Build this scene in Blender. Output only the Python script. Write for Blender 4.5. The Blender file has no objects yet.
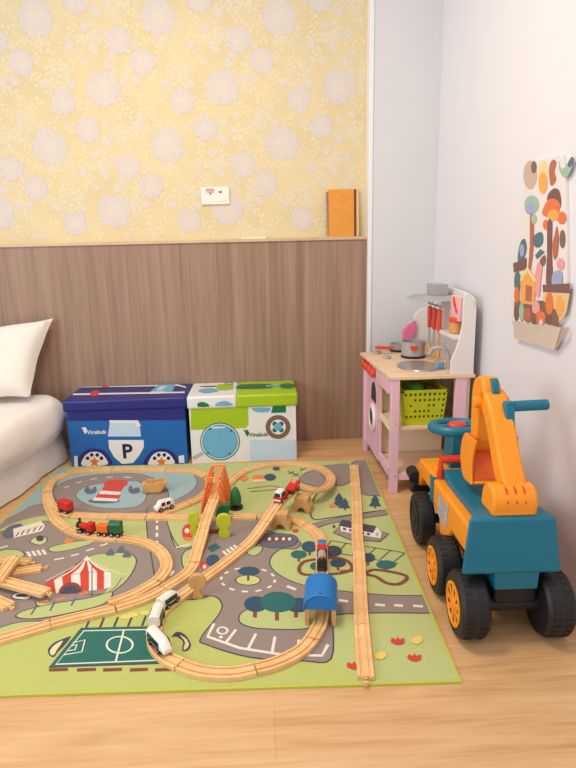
import bpy, bmesh, math, random
from mathutils import Vector, Matrix, noise
R = math.radians
random.seed(7)
SC = bpy.context.scene
COL = SC.collection

# ------------------------------------------------------------------ camera
F_PX, W_PX, H_PX = 577.0, 576, 768
PITCH, ROLL, YAW, CAM_Z = R(13.2), R(1.3), R(2.5), 1.0
_F = Vector((0, math.cos(PITCH), -math.sin(PITCH)))
_U0 = Vector((0, math.sin(PITCH), math.cos(PITCH)))
_X = Vector((1, 0, 0))
_R = _X * math.cos(ROLL) - _U0 * math.sin(ROLL)
_U = _U0 * math.cos(ROLL) + _X * math.sin(ROLL)
_rot = Matrix.Rotation(-YAW, 3, 'Z')
CF, CR, CU = _rot @ _F, _rot @ _R, _rot @ _U
CAM = Vector((0, 0, CAM_Z))
cd = bpy.data.cameras.new('camera')
cd.sensor_fit = 'VERTICAL'; cd.sensor_height = 24.0; cd.sensor_width = 18.0
cd.lens = F_PX * 24.0 / H_PX
cd.clip_start = 0.02
co = bpy.data.objects.new('camera', cd); COL.objects.link(co)
co.matrix_world = Matrix(((CR.x, CU.x, -CF.x, 0), (CR.y, CU.y, -CF.y, 0), (CR.z, CU.z, -CF.z, CAM_Z), (0, 0, 0, 1)))
SC.camera = co

# ------------------------------------------------------------------ light
w = bpy.data.worlds.new('world'); SC.world = w; w.use_nodes = True
bg = w.node_tree.nodes['Background']
bg.inputs[0].default_value = (0.94, 0.95, 1.0, 1); bg.inputs[1].default_value = 0.76
def area(name, loc, target, size, power, col):
    l = bpy.data.lights.new(name, 'AREA'); l.shape = 'RECTANGLE'; l.size, l.size_y = size
    l.energy = power; l.color = col
    o = bpy.data.objects.new(name, l); COL.objects.link(o); o.location = loc
    o.rotation_euler = (Vector(target) - Vector(loc)).to_track_quat('-Z', 'Y').to_euler()
    return o
area('ceiling_lamp', (-0.45, 1.5, 2.5), (-0.40, 1.6, 0), (0.5, 0.5), 26, (1.0, 0.83, 0.60))
area('window_daylight', (-2.3, 0.1, 1.35), (0.6, 1.9, 0.6), (1.0, 1.0), 26, (0.86, 0.93, 1.0))
vs = SC.view_settings
SC.display_settings.display_device = 'sRGB'
vs.view_transform = 'Standard'; vs.look = 'None'; vs.gamma = 1.0; vs.use_curve_mapping = False
vs.exposure = 0.07

# ------------------------------------------------------------------ tracing helpers (pixel -> a real point of the room)
def ray(x, y): return CF + CR * ((x - 288) / F_PX) + CU * ((384 - y) / F_PX)
def at(x, y, z=0.0):
    d = ray(x, y); return CAM + d * ((z - CAM_Z) / d.z)
def onv(x, y, v):
    d = ray(x, y); return CAM + d * (v / d.y)
def onu(x, y, u):
    d = ray(x, y); return CAM + d * (u / d.x)

# ------------------------------------------------------------------ materials
def lin(c):
    return tuple(((v / 255) / 12.92 if v / 255 <= 0.04045 else ((v / 255 + 0.055) / 1.055) ** 2.4) for v in c)
_mats = {}
def M(name, rgb, rough=0.6, var=0.06, scale=30.0, metal=0.0, bump=0.0, stretch=(1, 1, 1), coat=0.0, sheen=0.0, detail=3.0):
    if name in _mats: return _mats[name]
    m = bpy.data.materials.new(name); m.use_nodes = True
    nt = m.node_tree; b = nt.nodes['Principled BSDF']
    c = lin(rgb)
    tc = nt.nodes.new('ShaderNodeTexCoord'); mp = nt.nodes.new('ShaderNodeMapping')
    mp.inputs['Scale'].default_value = stretch
    nz = nt.nodes.new('ShaderNodeTexNoise'); nz.inputs['Scale'].default_value = scale; nz.inputs['Detail'].default_value = detail
    rp = nt.nodes.new('ShaderNodeValToRGB')
    rp.color_ramp.elements[0].position = 0.3; rp.color_ramp.elements[1].position = 0.7
    rp.color_ramp.elements[0].color = tuple(v * (1 - var) for v in c) + (1,)
    rp.color_ramp.elements[1].color = tuple(min(1, v * (1 + var)) for v in c) + (1,)
    nt.links.new(tc.outputs['Object'], mp.inputs[0]); nt.links.new(mp.outputs[0], nz.inputs['Vector'])
    nt.links.new(nz.outputs['Fac'], rp.inputs[0]); nt.links.new(rp.outputs[0], b.inputs['Base Color'])
    b.inputs['Roughness'].default_value = rough; b.inputs['Metallic'].default_value = metal
    if coat: b.inputs['Coat Weight'].default_value = coat; b.inputs['Coat Roughness'].default_value = 0.15
    if sheen: b.inputs['Sheen Weight'].default_value = sheen
    if bump:
        bp = nt.nodes.new('ShaderNodeBump'); bp.inputs['Strength'].default_value = bump; bp.inputs['Distance'].default_value = 0.004
        nt.links.new(nz.outputs['Fac'], bp.inputs['Height']); nt.links.new(bp.outputs[0], b.inputs['Normal'])
    _mats[name] = m
    return m
def wood_mat(name, cols, grain, rough, plank=None, coat=0.0):
    m = bpy.data.materials.new(name); m.use_nodes = True
    nt = m.node_tree; b = nt.nodes['Principled BSDF']; L = nt.links.new
    tc = nt.nodes.new('ShaderNodeTexCoord')
    def nz(sc, stretch, detail, dist=0.0):
        mp = nt.nodes.new('ShaderNodeMapping'); mp.inputs['Scale'].default_value = stretch
        n = nt.nodes.new('ShaderNodeTexNoise'); n.inputs['Scale'].default_value = sc; n.inputs['Detail'].default_value = detail
        n.inputs['Distortion'].default_value = dist
        L(tc.outputs['Object'], mp.inputs[0]); L(mp.outputs[0], n.inputs['Vector']); return n, mp
    n1, m1 = nz(1.0, grain, 6, 0.6); n2, m2 = nz(4.0, grain, 4)
    mx = nt.nodes.new('ShaderNodeMath'); mx.operation = 'MULTIPLY_ADD'; mx.inputs[1].default_value = 0.65
    md = nt.nodes.new('ShaderNodeMath'); md.operation = 'MULTIPLY'; md.inputs[1].default_value = 0.35
    L(n2.outputs['Fac'], md.inputs[0]); L(n1.outputs['Fac'], mx.inputs[0]); L(md.outputs[0], mx.inputs[2])
    rp = nt.nodes.new('ShaderNodeValToRGB'); cr = rp.color_ramp
    cr.elements[0].position = 0.33; cr.elements[1].position = 0.67
    cr.elements[0].color = lin(cols[0]) + (1,); cr.elements[1].color = lin(cols[2]) + (1,)
    e = cr.elements.new(0.5); e.color = lin(cols[1]) + (1,)
    out = rp.outputs[0]
    if plank:
        mp = nt.nodes.new('ShaderNodeMapping'); L(tc.outputs['Object'], mp.inputs[0]); mp.inputs['Rotation'].default_value = plank[4] if len(plank) > 4 else (0, 0, 0)
        br = nt.nodes.new('ShaderNodeTexBrick'); L(mp.outputs[0], br.inputs['Vector'])
        br.inputs['Color1'].default_value = (0.25, 0.25, 0.25, 1); br.inputs['Color2'].default_value = (0.75, 0.75, 0.75, 1)
        br.inputs['Mortar'].default_value = (0.5, 0.5, 0.5, 1)
        br.inputs['Scale'].default_value = 1.0; br.inputs['Brick Width'].default_value = plank[0]; br.inputs['Row Height'].default_value = plank[1]
        br.inputs['Mortar Size'].default_value = plank[2]; br.offset = 0.37
        ad = nt.nodes.new('ShaderNodeMath'); ad.operation = 'MULTIPLY_ADD'; ad.inputs[1].default_value = plank[3]
        sb = nt.nodes.new('ShaderNodeMath'); sb.operation = 'SUBTRACT'; sb.inputs[1].default_value = 0.5
        L(br.outputs['Color'], sb.inputs[0]); L(sb.outputs[0], ad.inputs[0]); L(mx.outputs[0], ad.inputs[2])
        L(ad.outputs[0], rp.inputs[0])
        mr = nt.nodes.new('ShaderNodeMixRGB'); mr.blend_type = 'MULTIPLY'; L(br.outputs['Fac'], mr.inputs[0])
        mr.inputs[2].default_value = (0.92, 0.88, 0.84, 1); L(rp.outputs[0], mr.inputs[1]); out = mr.outputs[0]
    else:
        L(mx.outputs[0], rp.inputs[0])
    L(out, b.inputs['Base Color'])
    b.inputs['Roughness'].default_value = rough
    if coat: b.inputs['Coat Weight'].default_value = coat
    _mats[name] = m
    return m
def metal_mat(): return M('steel', (205, 205, 208), 0.28, 0.05, 60, metal=0.9)

# ------------------------------------------------------------------ mesh builder
ORG = {}
def cat_rom(pts, n=6, closed=True):
    out = []; N = len(pts)
    rng = range(N) if closed else range(N - 1)
    for i in rng:
        if closed: p0, p1, p2, p3 = pts[i - 1], pts[i], pts[(i + 1) % N], pts[(i + 2) % N]
        else: p0, p1, p2, p3 = pts[max(i - 1, 0)], pts[i], pts[i + 1], pts[min(i + 2, N - 1)]
        for k in range(n):
            t = k / n
            out.append(tuple(0.5 * (2 * b + (c - a) * t + (2 * a - 5 * b + 4 * c - d) * t * t + (3 * b - a - 3 * c + d) * t ** 3)
                             for a, b, c, d in zip(p0, p1, p2, p3)))
    if not closed: out.append(tuple(pts[-1]))
    return out
class MB:
    def __init__(s): s.bm = bmesh.new()
    def v(s, p): return s.bm.verts.new(p)
    def face(s, pts, m=0, sm=False):
        f = s.bm.faces.new([s.v(p) for p in pts]); f.material_index = m; f.smooth = sm; return f
    def hexa(s, b, t, m=0):
        vs = [s.v(p) for p in b] + [s.v(p) for p in t]
        for q in ((3, 2, 1, 0), (4, 5, 6, 7), (0, 1, 5, 4), (1, 2, 6, 5), (2, 3, 7, 6), (3, 0, 4, 7)):
            s.bm.faces.new([vs[i] for i in q]).material_index = m
        return s
    def box(s, x0, x1, y0, y1, z0, z1, m=0):
        return s.hexa([(x0, y0, z0), (x1, y0, z0), (x1, y1, z0), (x0, y1, z0)], [(x0, y0, z1), (x1, y0, z1), (x1, y1, z1), (x0, y1, z1)], m)
    def prism(s, pts, axis, a0, a1, m=0, m_end=None):
        if axis == 'x': g = lambda p, a: (a, p[0], p[1])
        elif axis == 'y': g = lambda p, a: (p[0], a, p[1])
        else: g = lambda p, a: (p[0], p[1], a)
        A = [s.v(g(p, a0)) for p in pts]; B = [s.v(g(p, a1)) for p in pts]; n = len(pts)
        e = m if m_end is None else m_end
        s.bm.faces.new(A[::-1]).material_index = e; s.bm.faces.new(B).material_index = e
        for i in range(n):
            f = s.bm.faces.new([A[i], A[(i + 1) % n], B[(i + 1) % n], B[i]]); f.material_index = m; f.smooth = True
        return s
    def ring(s, c, ax, r, n, ref=None):
        ax = Vector(ax).normalized()
        u = ax.orthogonal().normalized() if ref is None else Vector(ref); w_ = ax.cross(u)
        return [s.v(Vector(c) + (u * math.cos(2 * math.pi * k / n) + w_ * math.sin(2 * math.pi * k / n)) * r) for k in range(n)]
    def loft(s, rings, m=0, cap=True, sm=True):
        n = len(rings[0])
        for a, b in zip(rings[:-1], rings[1:]):
            for k in range(n):
                f = s.bm.faces.new([a[k], a[(k + 1) % n], b[(k + 1) % n], b[k]]); f.material_index = m; f.smooth = sm
        if cap:
            s.bm.faces.new(rings[0][::-1]).material_index = m; s.bm.faces.new(rings[-1]).material_index = m
        return s
    def cyl(s, p0, p1, r0, r1=None, m=0, n=20):
        r1 = r0 if r1 is None else r1
        ax = Vector(p1) - Vector(p0)
        return s.loft([s.ring(p0, ax, r0, n), s.ring(p1, ax, r1, n)], m)
    def lathe(s, prof, c, ax=(0, 0, 1), m=0, n=28, cap=True):
        ax = Vector(ax).normalized()
        return s.loft([s.ring(Vector(c) + ax * h, ax, max(r, 1e-4), n) for r, h in prof], m, cap)
    def tube(s, pts, r, m=0, n=10, smooth=4, closed=False):
        P = [Vector(p) for p in (cat_rom([tuple(p) for p in pts], smooth, closed) if smooth > 1 and len(pts) > 2 else pts)]
        rings = []; ref = None; N = len(P)
        for i, p in enumerate(P):
            d = (P[(i + 1) % N] - P[i - 1]) if closed else (P[min(i + 1, N - 1)] - P[max(i - 1, 0)])
            d.normalize()
            ref = d.orthogonal().normalized() if ref is None else (ref - d * ref.dot(d)).normalized()
            rings.append(s.ring(p, d, r, n, ref))
        if closed:
            return s.loft(rings + [rings[0]], m, False)
        return s.loft(rings, m)
    def ball(s, c, rx, ry, rz, m=0, n=16):
        vs = bmesh.ops.create_uvsphere(s.bm, u_segments=n, v_segments=max(6, n // 2), radius=1.0)['verts']
        fs = set()
        for q in vs:
            q.co = Vector((q.co.x * rx + c[0], q.co.y * ry + c[1], q.co.z * rz + c[2])); fs.update(q.link_faces)
        for f in fs: f.material_index = m; f.smooth = True
        return s
    def sweep(s, prof, pts, m=0):
        P = [Vector(p) for p in pts]; rings = []; N = len(P)
        for i, p in enumerate(P):
            d = P[min(i + 1, N - 1)] - P[max(i - 1, 0)]
            side = Vector((d.y, -d.x, 0)).normalized(); d.normalize(); up = side.cross(d)
            rings.append([s.v(p + side * a + up * b) for a, b in prof])
        n = len(prof)
        for a, b in zip(rings[:-1], rings[1:]):
            for k in range(n): s.bm.faces.new([a[k], a[(k + 1) % n], b[(k + 1) % n], b[k]]).material_index = m
        s.bm.faces.new(rings[0][::-1]).material_index = m; s.bm.faces.new(rings[-1]).material_index = m
        return s
    def text(s, body, size, o, xd, yd, m=0, bold=0.0):
        c = bpy.data.curves.new('lettering', 'FONT'); c.body = body; c.size = size; c.align_x = 'CENTER'; c.align_y = 'CENTER'; c.offset = bold
        c.resolution_u = 3
        t = bpy.data.objects.new('lettering', c); COL.objects.link(t)
        bpy.context.view_layer.update()
        me = bpy.data.meshes.new_from_object(t)
        o, xd, yd = Vector(o), Vector(xd), Vector(yd)
        vs = [s.v(o + xd * q.co.x + yd * q.co.y) for q in me.vertices]
        for p in me.polygons:
            try: s.bm.faces.new([vs[i] for i in p.vertices]).material_index = m
            except ValueError: pass
        bpy.data.objects.remove(t); bpy.data.meshes.remove(me); bpy.data.curves.remove(c)
        return s
    def build(s, name, mats, parent=None, loc=None, bevel=0.0, seg=2, fix=True, sub=0, angle=35):
        org = Vector(ORG[parent.name]) if parent is not None else (Vector(loc) if loc is not None else Vector((0, 0, 0)))
        if fix: bmesh.ops.recalc_face_normals(s.bm, faces=s.bm.faces)
        for q in s.bm.verts: q.co -= org
        me = bpy.data.meshes.new(name); s.bm.to_mesh(me); s.bm.free()
        for m in (mats if isinstance(mats, (list, tuple)) else [mats]): me.materials.append(m)
        o = bpy.data.objects.new(name, me); COL.objects.link(o)
        if parent is not None: o.parent = parent
        else: o.location = org
        ORG[o.name] = tuple(org)
        if bevel:
            b = o.modifiers.new('edge', 'BEVEL'); b.width = bevel; b.segments = seg; b.limit_method = 'ANGLE'; b.angle_limit = R(40); b.use_clamp_overlap = True
        if sub:
            q = o.modifiers.new('smooth', 'SUBSURF'); q.levels = sub; q.render_levels = sub
        if bevel or sub:
            for p in me.polygons: p.use_smooth = True
        me.set_sharp_from_angle(angle=R(angle)) if not sub else None
        return o
def tag(o, label=None, cat=None, group=None, kind=None):
    if label: o['label'] = label
    if cat: o['category'] = cat
    if group: o['group'] = group
    if kind: o['kind'] = kind
    return o
def thing(name, label, cat, loc, rz=0.0, group=None, local=False):
    o = bpy.data.objects.new(name, None); COL.objects.link(o); o.empty_display_size = 0.05
    o.location = loc; o.rotation_euler.z = rz
    ORG[o.name] = (0, 0, 0) if local else tuple(loc)
    return tag(o, label, cat, group)

# ================================================================== THE ROOM
WALL_U, PANEL_V, WALL_V, PILLAR_V = 0.874, 2.93, 2.965, 2.905
LEDGE_Z = 1.052
m_floor = wood_mat('oak_laminate', ((192, 146, 97), (212, 167, 117), (221, 181, 133)), (2.0, 26, 26), 0.42, (1.25, 0.19, 0.0012, 0.16))
m_panel = wood_mat('taupe_wood_panel', ((138, 108, 90), (156, 125, 105), (170, 139, 118)), (34, 34, 0.9), 0.5, (0.001 + 60, 60, 0.0, 0.0))
m_ledge = wood_mat('pale_wood_edge', ((196, 164, 128), (212, 182, 146), (222, 196, 162)), (3, 30, 30), 0.5)
m_white_wall = M('white_paint_lit', (229, 228, 235), 0.38, 0.012, 3.0)  # same paint as the pillar, lightened for the light this wall catches
m_pillar = M('white_paint_shaded', (218, 217, 219), 0.5, 0.012, 3.0)  # right wall's paint with the shade on the pillar face put into the colour
f = MB().box(-2.6, WALL_U, -1.2, 3.1, -0.04, 0.0).build('floor', m_floor); tag(f, kind='structure')
wr = MB().box(WALL_U, WALL_U + 0.1, -1.2, 3.1, 0, 2.7).build('wall_right', m_white_wall); tag(wr, kind='structure')
PIL_U = 0.537
pl = MB().box(PIL_U, WALL_U + .002, PILLAR_V, 3.1, 0, 2.7).build('wall_pillar', m_pillar); tag(pl, kind='structure')
te = MB().box(PIL_U - .001, PIL_U + .020, PILLAR_V - .006, 3.1, 0, 2.7).build('trim_3', M('corner_trim_white', (238, 236, 238), .45, .01), bevel=.003); tag(te, kind='structure')
tp = MB().box(-2.6, PIL_U - 0.001, PANEL_V, WALL_V, 0, LEDGE_Z - 0.016).build('trim_1', m_panel); tag(tp, kind='structure')
tl = MB().box(-2.6, PIL_U - 0.001, PANEL_V - 0.008, WALL_V, LEDGE_Z - 0.016, LEDGE_Z).build('trim_2', m_ledge, bevel=0.002); tag(tl, kind='structure')
# wallpaper wall: flowers and sprigs printed on one mesh
m_wp = M('wallpaper_yellow', (223, 205, 160), 0.7, 0.04, 6.0)
m_fl = M('wallpaper_lilac_flower', (217, 206, 198), 0.7, 0.03, 60)
m_fl2 = M('wallpaper_flower_petals', (221, 209, 195), 0.7, 0.03, 60)
m_sp = M('wallpaper_cream_sprig', (227, 213, 178), 0.7, 0.03, 60)
m_sp2 = M('wallpaper_pale_sprig', (222, 210, 184), 0.7, 0.03, 60)
mb = MB().box(-2.6, PIL_U, WALL_V, 3.1, 0.9, 2.7)
def wpz(x, y): p = onv(x, y, WALL_V); return p.x, p.z
PU = wpz(158, 15)[0] - wpz(35, 18)[0]; PZ = wpz(103, 89)[1] - wpz(114, 211)[1]
cell = [(35, 18, .085), (103, 89, .085), (118, 41, .062), (21, 63, .062), (63, 102, .062), (88, 130, .062)]
def blob_flower(cx, cz, r, m, y):
    pts = []; n = 68
    for k in range(n):
        a = 2 * math.pi * k / n
        rr = r * (0.88 + 0.07 * math.cos(a * 9 + cx * 7) + (0.20 if k % 2 else -0.10) * random.random())
        pts.append((cx + rr * math.cos(a), y, cz + rr * math.sin(a)))
    mb.face(pts, m)
_cnt = [0]
def leaf(cx, cz, a, l, wd, m, y):
    c, s_ = math.cos(a), math.sin(a)
    q = [(0, 0), (l * .35, wd), (l, 0), (l * .35, -wd)]
    pts = [(cx + x * c - z * s_, cz + x * s_ + z * c) for x, z in q]
    if all(-2.58 < p[0] < PIL_U - .004 and 1.06 < p[1] < 2.68 for p in pts):
        _cnt[0] += 1; y -= (_cnt[0] * .6180339887 % 1) * .00035
        mb.face([(p[0], y, p[1]) for p in pts], m)
base = [(*wpz(x, y), r) for x, y, r in cell]
for i in range(-4, 4):
    for j in range(-4, 3):
        ox, oz = i * PU, j * PZ
        rs = random.Random(11)
        for k in range(54):
            cx = base[0][0] + ox + rs.random() * PU; cz = base[0][1] + oz + rs.random() * PZ
            a0 = rs.random() * 6.28
            for q in range(9):
                a0 += rs.uniform(-.5, .5); cx += .014 * math.cos(a0); cz += .014 * math.sin(a0)
                sd = 1 if q % 2 else -1
                leaf(cx, cz, a0 + sd * 1.0, rs.uniform(.018, .034), .0085, 3 if k % 3 else 4, WALL_V - .0001)
        for k in range(26):
            cx = base[0][0] + ox + rs.random() * PU; cz = base[0][1] + oz + rs.random() * PZ
            for q in range(6):
                leaf(cx, cz, q * 1.047, .026, .010, 2 if k % 2 else 4, WALL_V - .0005)
        for cx, cz, r in base:
            X, Z = cx + ox, cz + oz
            if -2.5 < X < PIL_U - r and 1.04 < Z < 2.6:
                blob_flower(X, Z, r, 1, WALL_V - .0010)
                mb.face([(X + r * (.34 + .26 * (q % 2)) * math.cos(q * .3142), WALL_V - .0012, Z + r * (.34 + .26 * (q % 2)) * math.sin(q * .3142)) for q in range(20)], 2)
wb = mb.build('wall_back', [m_wp, m_fl, m_fl2, m_sp, m_sp2], fix=False); tag(wb, kind='structure')

# ================================================================== THE RUG
RUG_X0, RUG_X1, RUG_Y0, RUG_Y1, RUG_K, RUG_S = -1.11, 0.39, 1.152, 2.606, -0.0145, 0.011       # in the rug's own frame, turned by YAW to the room
RUG_T = 0.006
def r2w(x, y, z):                       # rug frame -> room
    c, s_ = math.cos(-YAW), math.sin(-YAW); return (x * c - y * s_, x * s_ + y * c, z)
def rugxy(px, py):
    p = at(px, py, RUG_T); c, s_ = math.cos(YAW), math.sin(YAW)
    return (p.x * c - p.y * s_, p.x * s_ + p.y * c)
def clip(poly, x0, x1, y0, y1):
    def cut(P, ins, inter):
        out = []
        for i in range(len(P)):
            a, b = P[i - 1], P[i]
            if ins(b):
                if not ins(a): out.append(inter(a, b))
                out.append(b)
            elif ins(a): out.append(inter(a, b))
        return out
    def ix(c): return lambda a, b: (c, a[1] + (b[1] - a[1]) * (c - a[0]) / (b[0] - a[0]))
    def iy(c): return lambda a, b: (a[0] + (b[0] - a[0]) * (c - a[1]) / (b[1] - a[1]), c)
    def isk(a, b):
        fa, fb = a[0] - x1 - RUG_K * (a[1] - RUG_Y0), b[0] - x1 - RUG_K * (b[1] - RUG_Y0); t = fa / (fa - fb)
        return (a[0] + (b[0] - a[0]) * t, a[1] + (b[1] - a[1]) * t)
    def isy(a, b):
        fa, fb = a[1] - y0 - RUG_S * (a[0] - x1), b[1] - y0 - RUG_S * (b[0] - x1); t = fa / (fa - fb)
        return (a[0] + (b[0] - a[0]) * t, a[1] + (b[1] - a[1]) * t)
    for ins, it in ((lambda p: p[0] >= x0, ix(x0)), (lambda p: p[0] <= x1 + RUG_K * (p[1] - RUG_Y0), isk), (lambda p: p[1] >= y0 + RUG_S * (p[0] - x1), isy), (lambda p: p[1] <= y1, iy(y1))):
        if poly: poly = cut(poly, ins, it)
    return poly
PAL = dict(green=(182, 190, 122), lime=(182, 188, 102), gray=(144, 127, 119), blue=(152, 178, 180), dark=(62, 62, 74), white=(226, 220, 208),
           red=(206, 58, 38), teal=(30, 98, 96), navy=(40, 72, 96), pitch=(28, 102, 88), brown=(128, 62, 44), orange=(226, 124, 62),
           cream=(226, 208, 160), yellow=(226, 200, 104), edge=(188, 192, 76), slate=(92, 96, 112), seam=(168, 168, 60), lgreen=(196, 202, 130))
PK = list(PAL); PI_ = {k: i for i, k in enumerate(PK)}
rug = MB()
rc = [(RUG_X0, RUG_Y0 + RUG_S * (RUG_X0 - RUG_X1)), (RUG_X1, RUG_Y0), (RUG_X1 + RUG_K * (RUG_Y1 - RUG_Y0), RUG_Y1), (RUG_X0, RUG_Y1)]
rug.hexa([r2w(x, y, 0.0) for x, y in rc], [r2w(x, y, RUG_T) for x, y in rc], PI_['edge'])
_lv = [RUG_T + 0.0001]
E_ = 0.007
def pr_xy(xy, col, step=True):
    xy = clip(xy, RUG_X0 + E_, RUG_X1 - E_, RUG_Y0 + E_, RUG_Y1 - E_)
    if len(xy) < 3: return
    if step: _lv[0] += 0.000008
    f = rug.face([r2w(x, y, _lv[0]) for x, y in xy], PI_[col])
def stroke(pts, wd=0.004, col='dark', closed=False, smooth=5):
    xy = [rugxy(*p) for p in pts]
    if smooth: xy = cat_rom(xy, smooth, closed)
    n = len(xy); _lv[0] += 0.000008
    Lf, Rt = [], []
    for i in range(n):
        a = xy[i - 1] if (closed or i) else xy[0]; b = xy[(i + 1) % n] if (closed or i < n - 1) else xy[-1]
        dx, dy = b[0] - a[0], b[1] - a[1]; l = math.hypot(dx, dy) or 1
        ox, oy = -dy / l * wd / 2, dx / l * wd / 2
        Lf.append((xy[i][0] + ox, xy[i][1] + oy)); Rt.append((xy[i][0] - ox, xy[i][1] - oy))
    for i in range(n if closed else n - 1):
        j = (i + 1) % n
        pr_xy([Lf[i], Lf[j], Rt[j], Rt[i]], col, False)
def pr(pts, col, smooth=5, line=False, lw=0.004):
    xy = [rugxy(*p) for p in pts]
    pr_xy(cat_rom(xy, smooth) if smooth else xy, col)
    if line: stroke(pts, lw, 'dark', True, smooth or 0)
def ell(cx, cy, rx, ry, col, line=False, n=18, lw=0.004):
    pr([(cx + rx * math.cos(2 * math.pi * k / n), cy + ry * math.sin(2 * math.pi * k / n)) for k in range(n)], col, 0, line, lw)
def quad(*p, c='white'): pr(p, c, 0)
def dash(x0, y0, x1, y1, wd=0.009, c='white'): stroke([(x0, y0), (x1, y1)], wd, c, smooth=0)
pr_xy([(RUG_X0, RUG_Y0 - .05), (RUG_X1, RUG_Y0 - .05), (RUG_X1, RUG_Y1), (RUG_X0, RUG_Y1)], 'green')
# lower field of yellower green
pr([(-200, 660), (0, 632), (110, 612), (160, 598), (212, 596), (222, 603), (220, 614), (201, 638), (206, 646), (250, 658), (300, 661), (334, 660), (340, 700), (0, 720), (-220, 720)], 'lime', 4)
# north-west: shore, road, grass
pr([(-20, 525), (20, 498), (50, 470), (62, 466), (70, 476), (52, 490), (45, 508), (20, 512)], 'blue', 4)
pr([(-40, 540), (18, 513), (30, 506), (45, 504), (50, 514), (30, 518), (5, 527), (-30, 545)], 'gray', 4)
pr([(-90, 600), (-50, 548), (-12, 534), (20, 528), (46, 521), (70, 531), (110, 538), (145, 541), (164, 550), (170, 567), (152, 590), (112, 609), (62, 620), (20, 622), (-20, 632), (-110, 640)], 'gray', 5, True)
# lake with ring road
pr([(46, 492), (58, 478), (80, 471), (120, 468), (165, 468), (195, 472), (206, 483), (199, 494), (176, 505), (150, 514), (110, 514), (75, 512), (55, 506)], 'gray', 5)
pr([(56, 486), (66, 477), (90, 471), (125, 469), (165, 470), (190, 473), (197, 482), (190, 492), (170, 502), (150, 506), (100, 502), (70, 494)], 'blue', 5, True, .003)
pr([(53, 491), (64, 482), (86, 476), (115, 473.5), (140, 474), (156, 480), (167, 490), (168, 499), (160, 508), (120, 513), (82, 510), (60, 504)], 'gray', 5, True, .003)
pr([(76, 497), (81, 489), (95, 484.5), (118, 482), (138, 481.5), (145, 489), (146, 498), (137, 506), (112, 508.5), (90, 505.5)], 'blue', 5, True, .003)
for a in ((64, 488, 69, 486), (76, 483, 82, 481.5), (90, 479.5, 97, 478.5), (106, 477.5, 113, 477), (124, 477, 131, 477.5)): dash(*a, wd=.008)
for p in ([(84, 490), (88, 486), (91, 490), (95, 486), (97, 491), (93, 494), (87, 494)], [(128, 490), (131, 485), (133, 489), (138, 487), (140, 492), (132, 494)]): pr(p, 'slate', 2)
ell(104, 501, 16, 2.6, 'slate')
quad((92, 500.5), (117, 501.5), (118, 497.5), (96, 496)); quad((95, 497.5), (119, 498.8), (121, 494.5), (99, 493), c='red')
quad((99, 494), (119, 495), (122, 490.5), (102, 489.5)); quad((101, 490.5), (121, 492), (124, 486.5), (105, 484.5), c='red')
pr([(104, 486), (107, 481), (118, 479.5), (127, 481), (126, 486), (114, 488)], 'red', 4)
# left road furniture: printed lorry, islands, zebra
pr([(2, 534), (10, 526), (22, 524), (20, 533), (8, 539)], 'slate', 3)
quad((13, 529), (41, 521), (45, 526), (42, 531), (14, 538)); quad((20, 531), (39, 525), (40, 527), (21, 534), c='cream')
for x in (16, 21, 27, 33, 39): dash(x, 536.5 - (x - 16) * .27, x + 3, 532 - (x - 16) * .27, .005, 'dark')
pr([(30, 542), (36, 537), (45, 537), (47, 541), (40, 545)], 'lgreen', 4, True); ell(40, 538.5, 4, 3, 'dark')
pr([(48, 549), (58, 545), (80, 541), (95, 540.5), (88, 545), (70, 550), (54, 552)], 'green', 4, True)
quad((63, 543), (67, 537.5), (74, 540), (71, 543.5), c='orange')
pr([(-14, 556), (5, 550), (20, 550.5), (24, 556), (8, 561), (-10, 562)], 'green', 4, True)
for k in range(4): quad((26 + 5 * k, 552 - .7 * k), (29 + 5 * k, 551.5 - .7 * k), (32 + 5 * k, 556.5 - .7 * k), (29 + 5 * k, 557 - .7 * k))
for a in ((54, 560, 64, 558), (71, 556, 79, 554), (86, 551, 94, 548.5), (100, 546, 108, 543.5), (-4, 549, 8, 546)): dash(*a)
# circus
pr([(56, 580), (72, 568), (90, 556), (112, 553), (130, 554), (136.5, 562), (127, 580), (106, 596), (86, 604), (60, 607), (36, 605), (44, 592)], 'green', 5, True)
pr([(32, 594), (50, 590), (95, 587), (108, 588), (96, 598), (70, 602), (40, 603)], 'gray', 4)
stroke([(52, 592), (104, 594), (122, 578)], .003); stroke([(46, 581), (87, 560), (120, 574), (126, 574)], .004, 'cream', smooth=0)
EA = [(46, 583), (54, 580), (62, 577), (71, 575), (80, 573.5), (89, 572.5), (97, 572), (104, 571.5), (111, 572)]
BA = [(48, 592.5), (56, 593), (64, 593), (72, 592), (81, 591), (89, 591), (97, 590), (104, 589), (111, 587)]
for k in range(8):
    c = 'red' if k % 2 == 0 else 'white'
    e0, e1 = EA[k], EA[k + 1]
    q0 = ((87 + e0[0]) / 2, (558 + e0[1]) / 2 + 2); q1 = ((87 + e1[0]) / 2, (558 + e1[1]) / 2 + 2)
    quad((86.6, 558), (87.4, 558), q1, e1, e0, q0, c=c); quad(e0, e1, BA[k + 1], BA[k], c=c)
stroke(EA, .002, 'brown', smooth=0)
pr([(60, 594), (62, 586), (70, 582.5), (78, 584), (82, 592)], 'brown', 4); pr([(62, 594), (65, 588), (71, 585.5), (77, 588), (80, 592)], 'dark', 4)
stroke([(92, 566), (92, 597)], .003, 'dark', smooth=0); pr([(83, 560), (87, 556), (91, 560), (87, 561)], 'white', 0)
for x, y in ((110, 552.5), (121, 549.5), (126.5, 554.5)):
    pr([(x - 4, y + 3), (x - 3, y), (x + 1, y - 4), (x + 4, y), (x + 4, y + 3)], 'slate', 3)
pr([(16, 617), (24, 611), (52, 604), (90, 598), (112, 592), (104, 604), (66, 614), (34, 619)], 'green', 4, True)
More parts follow.
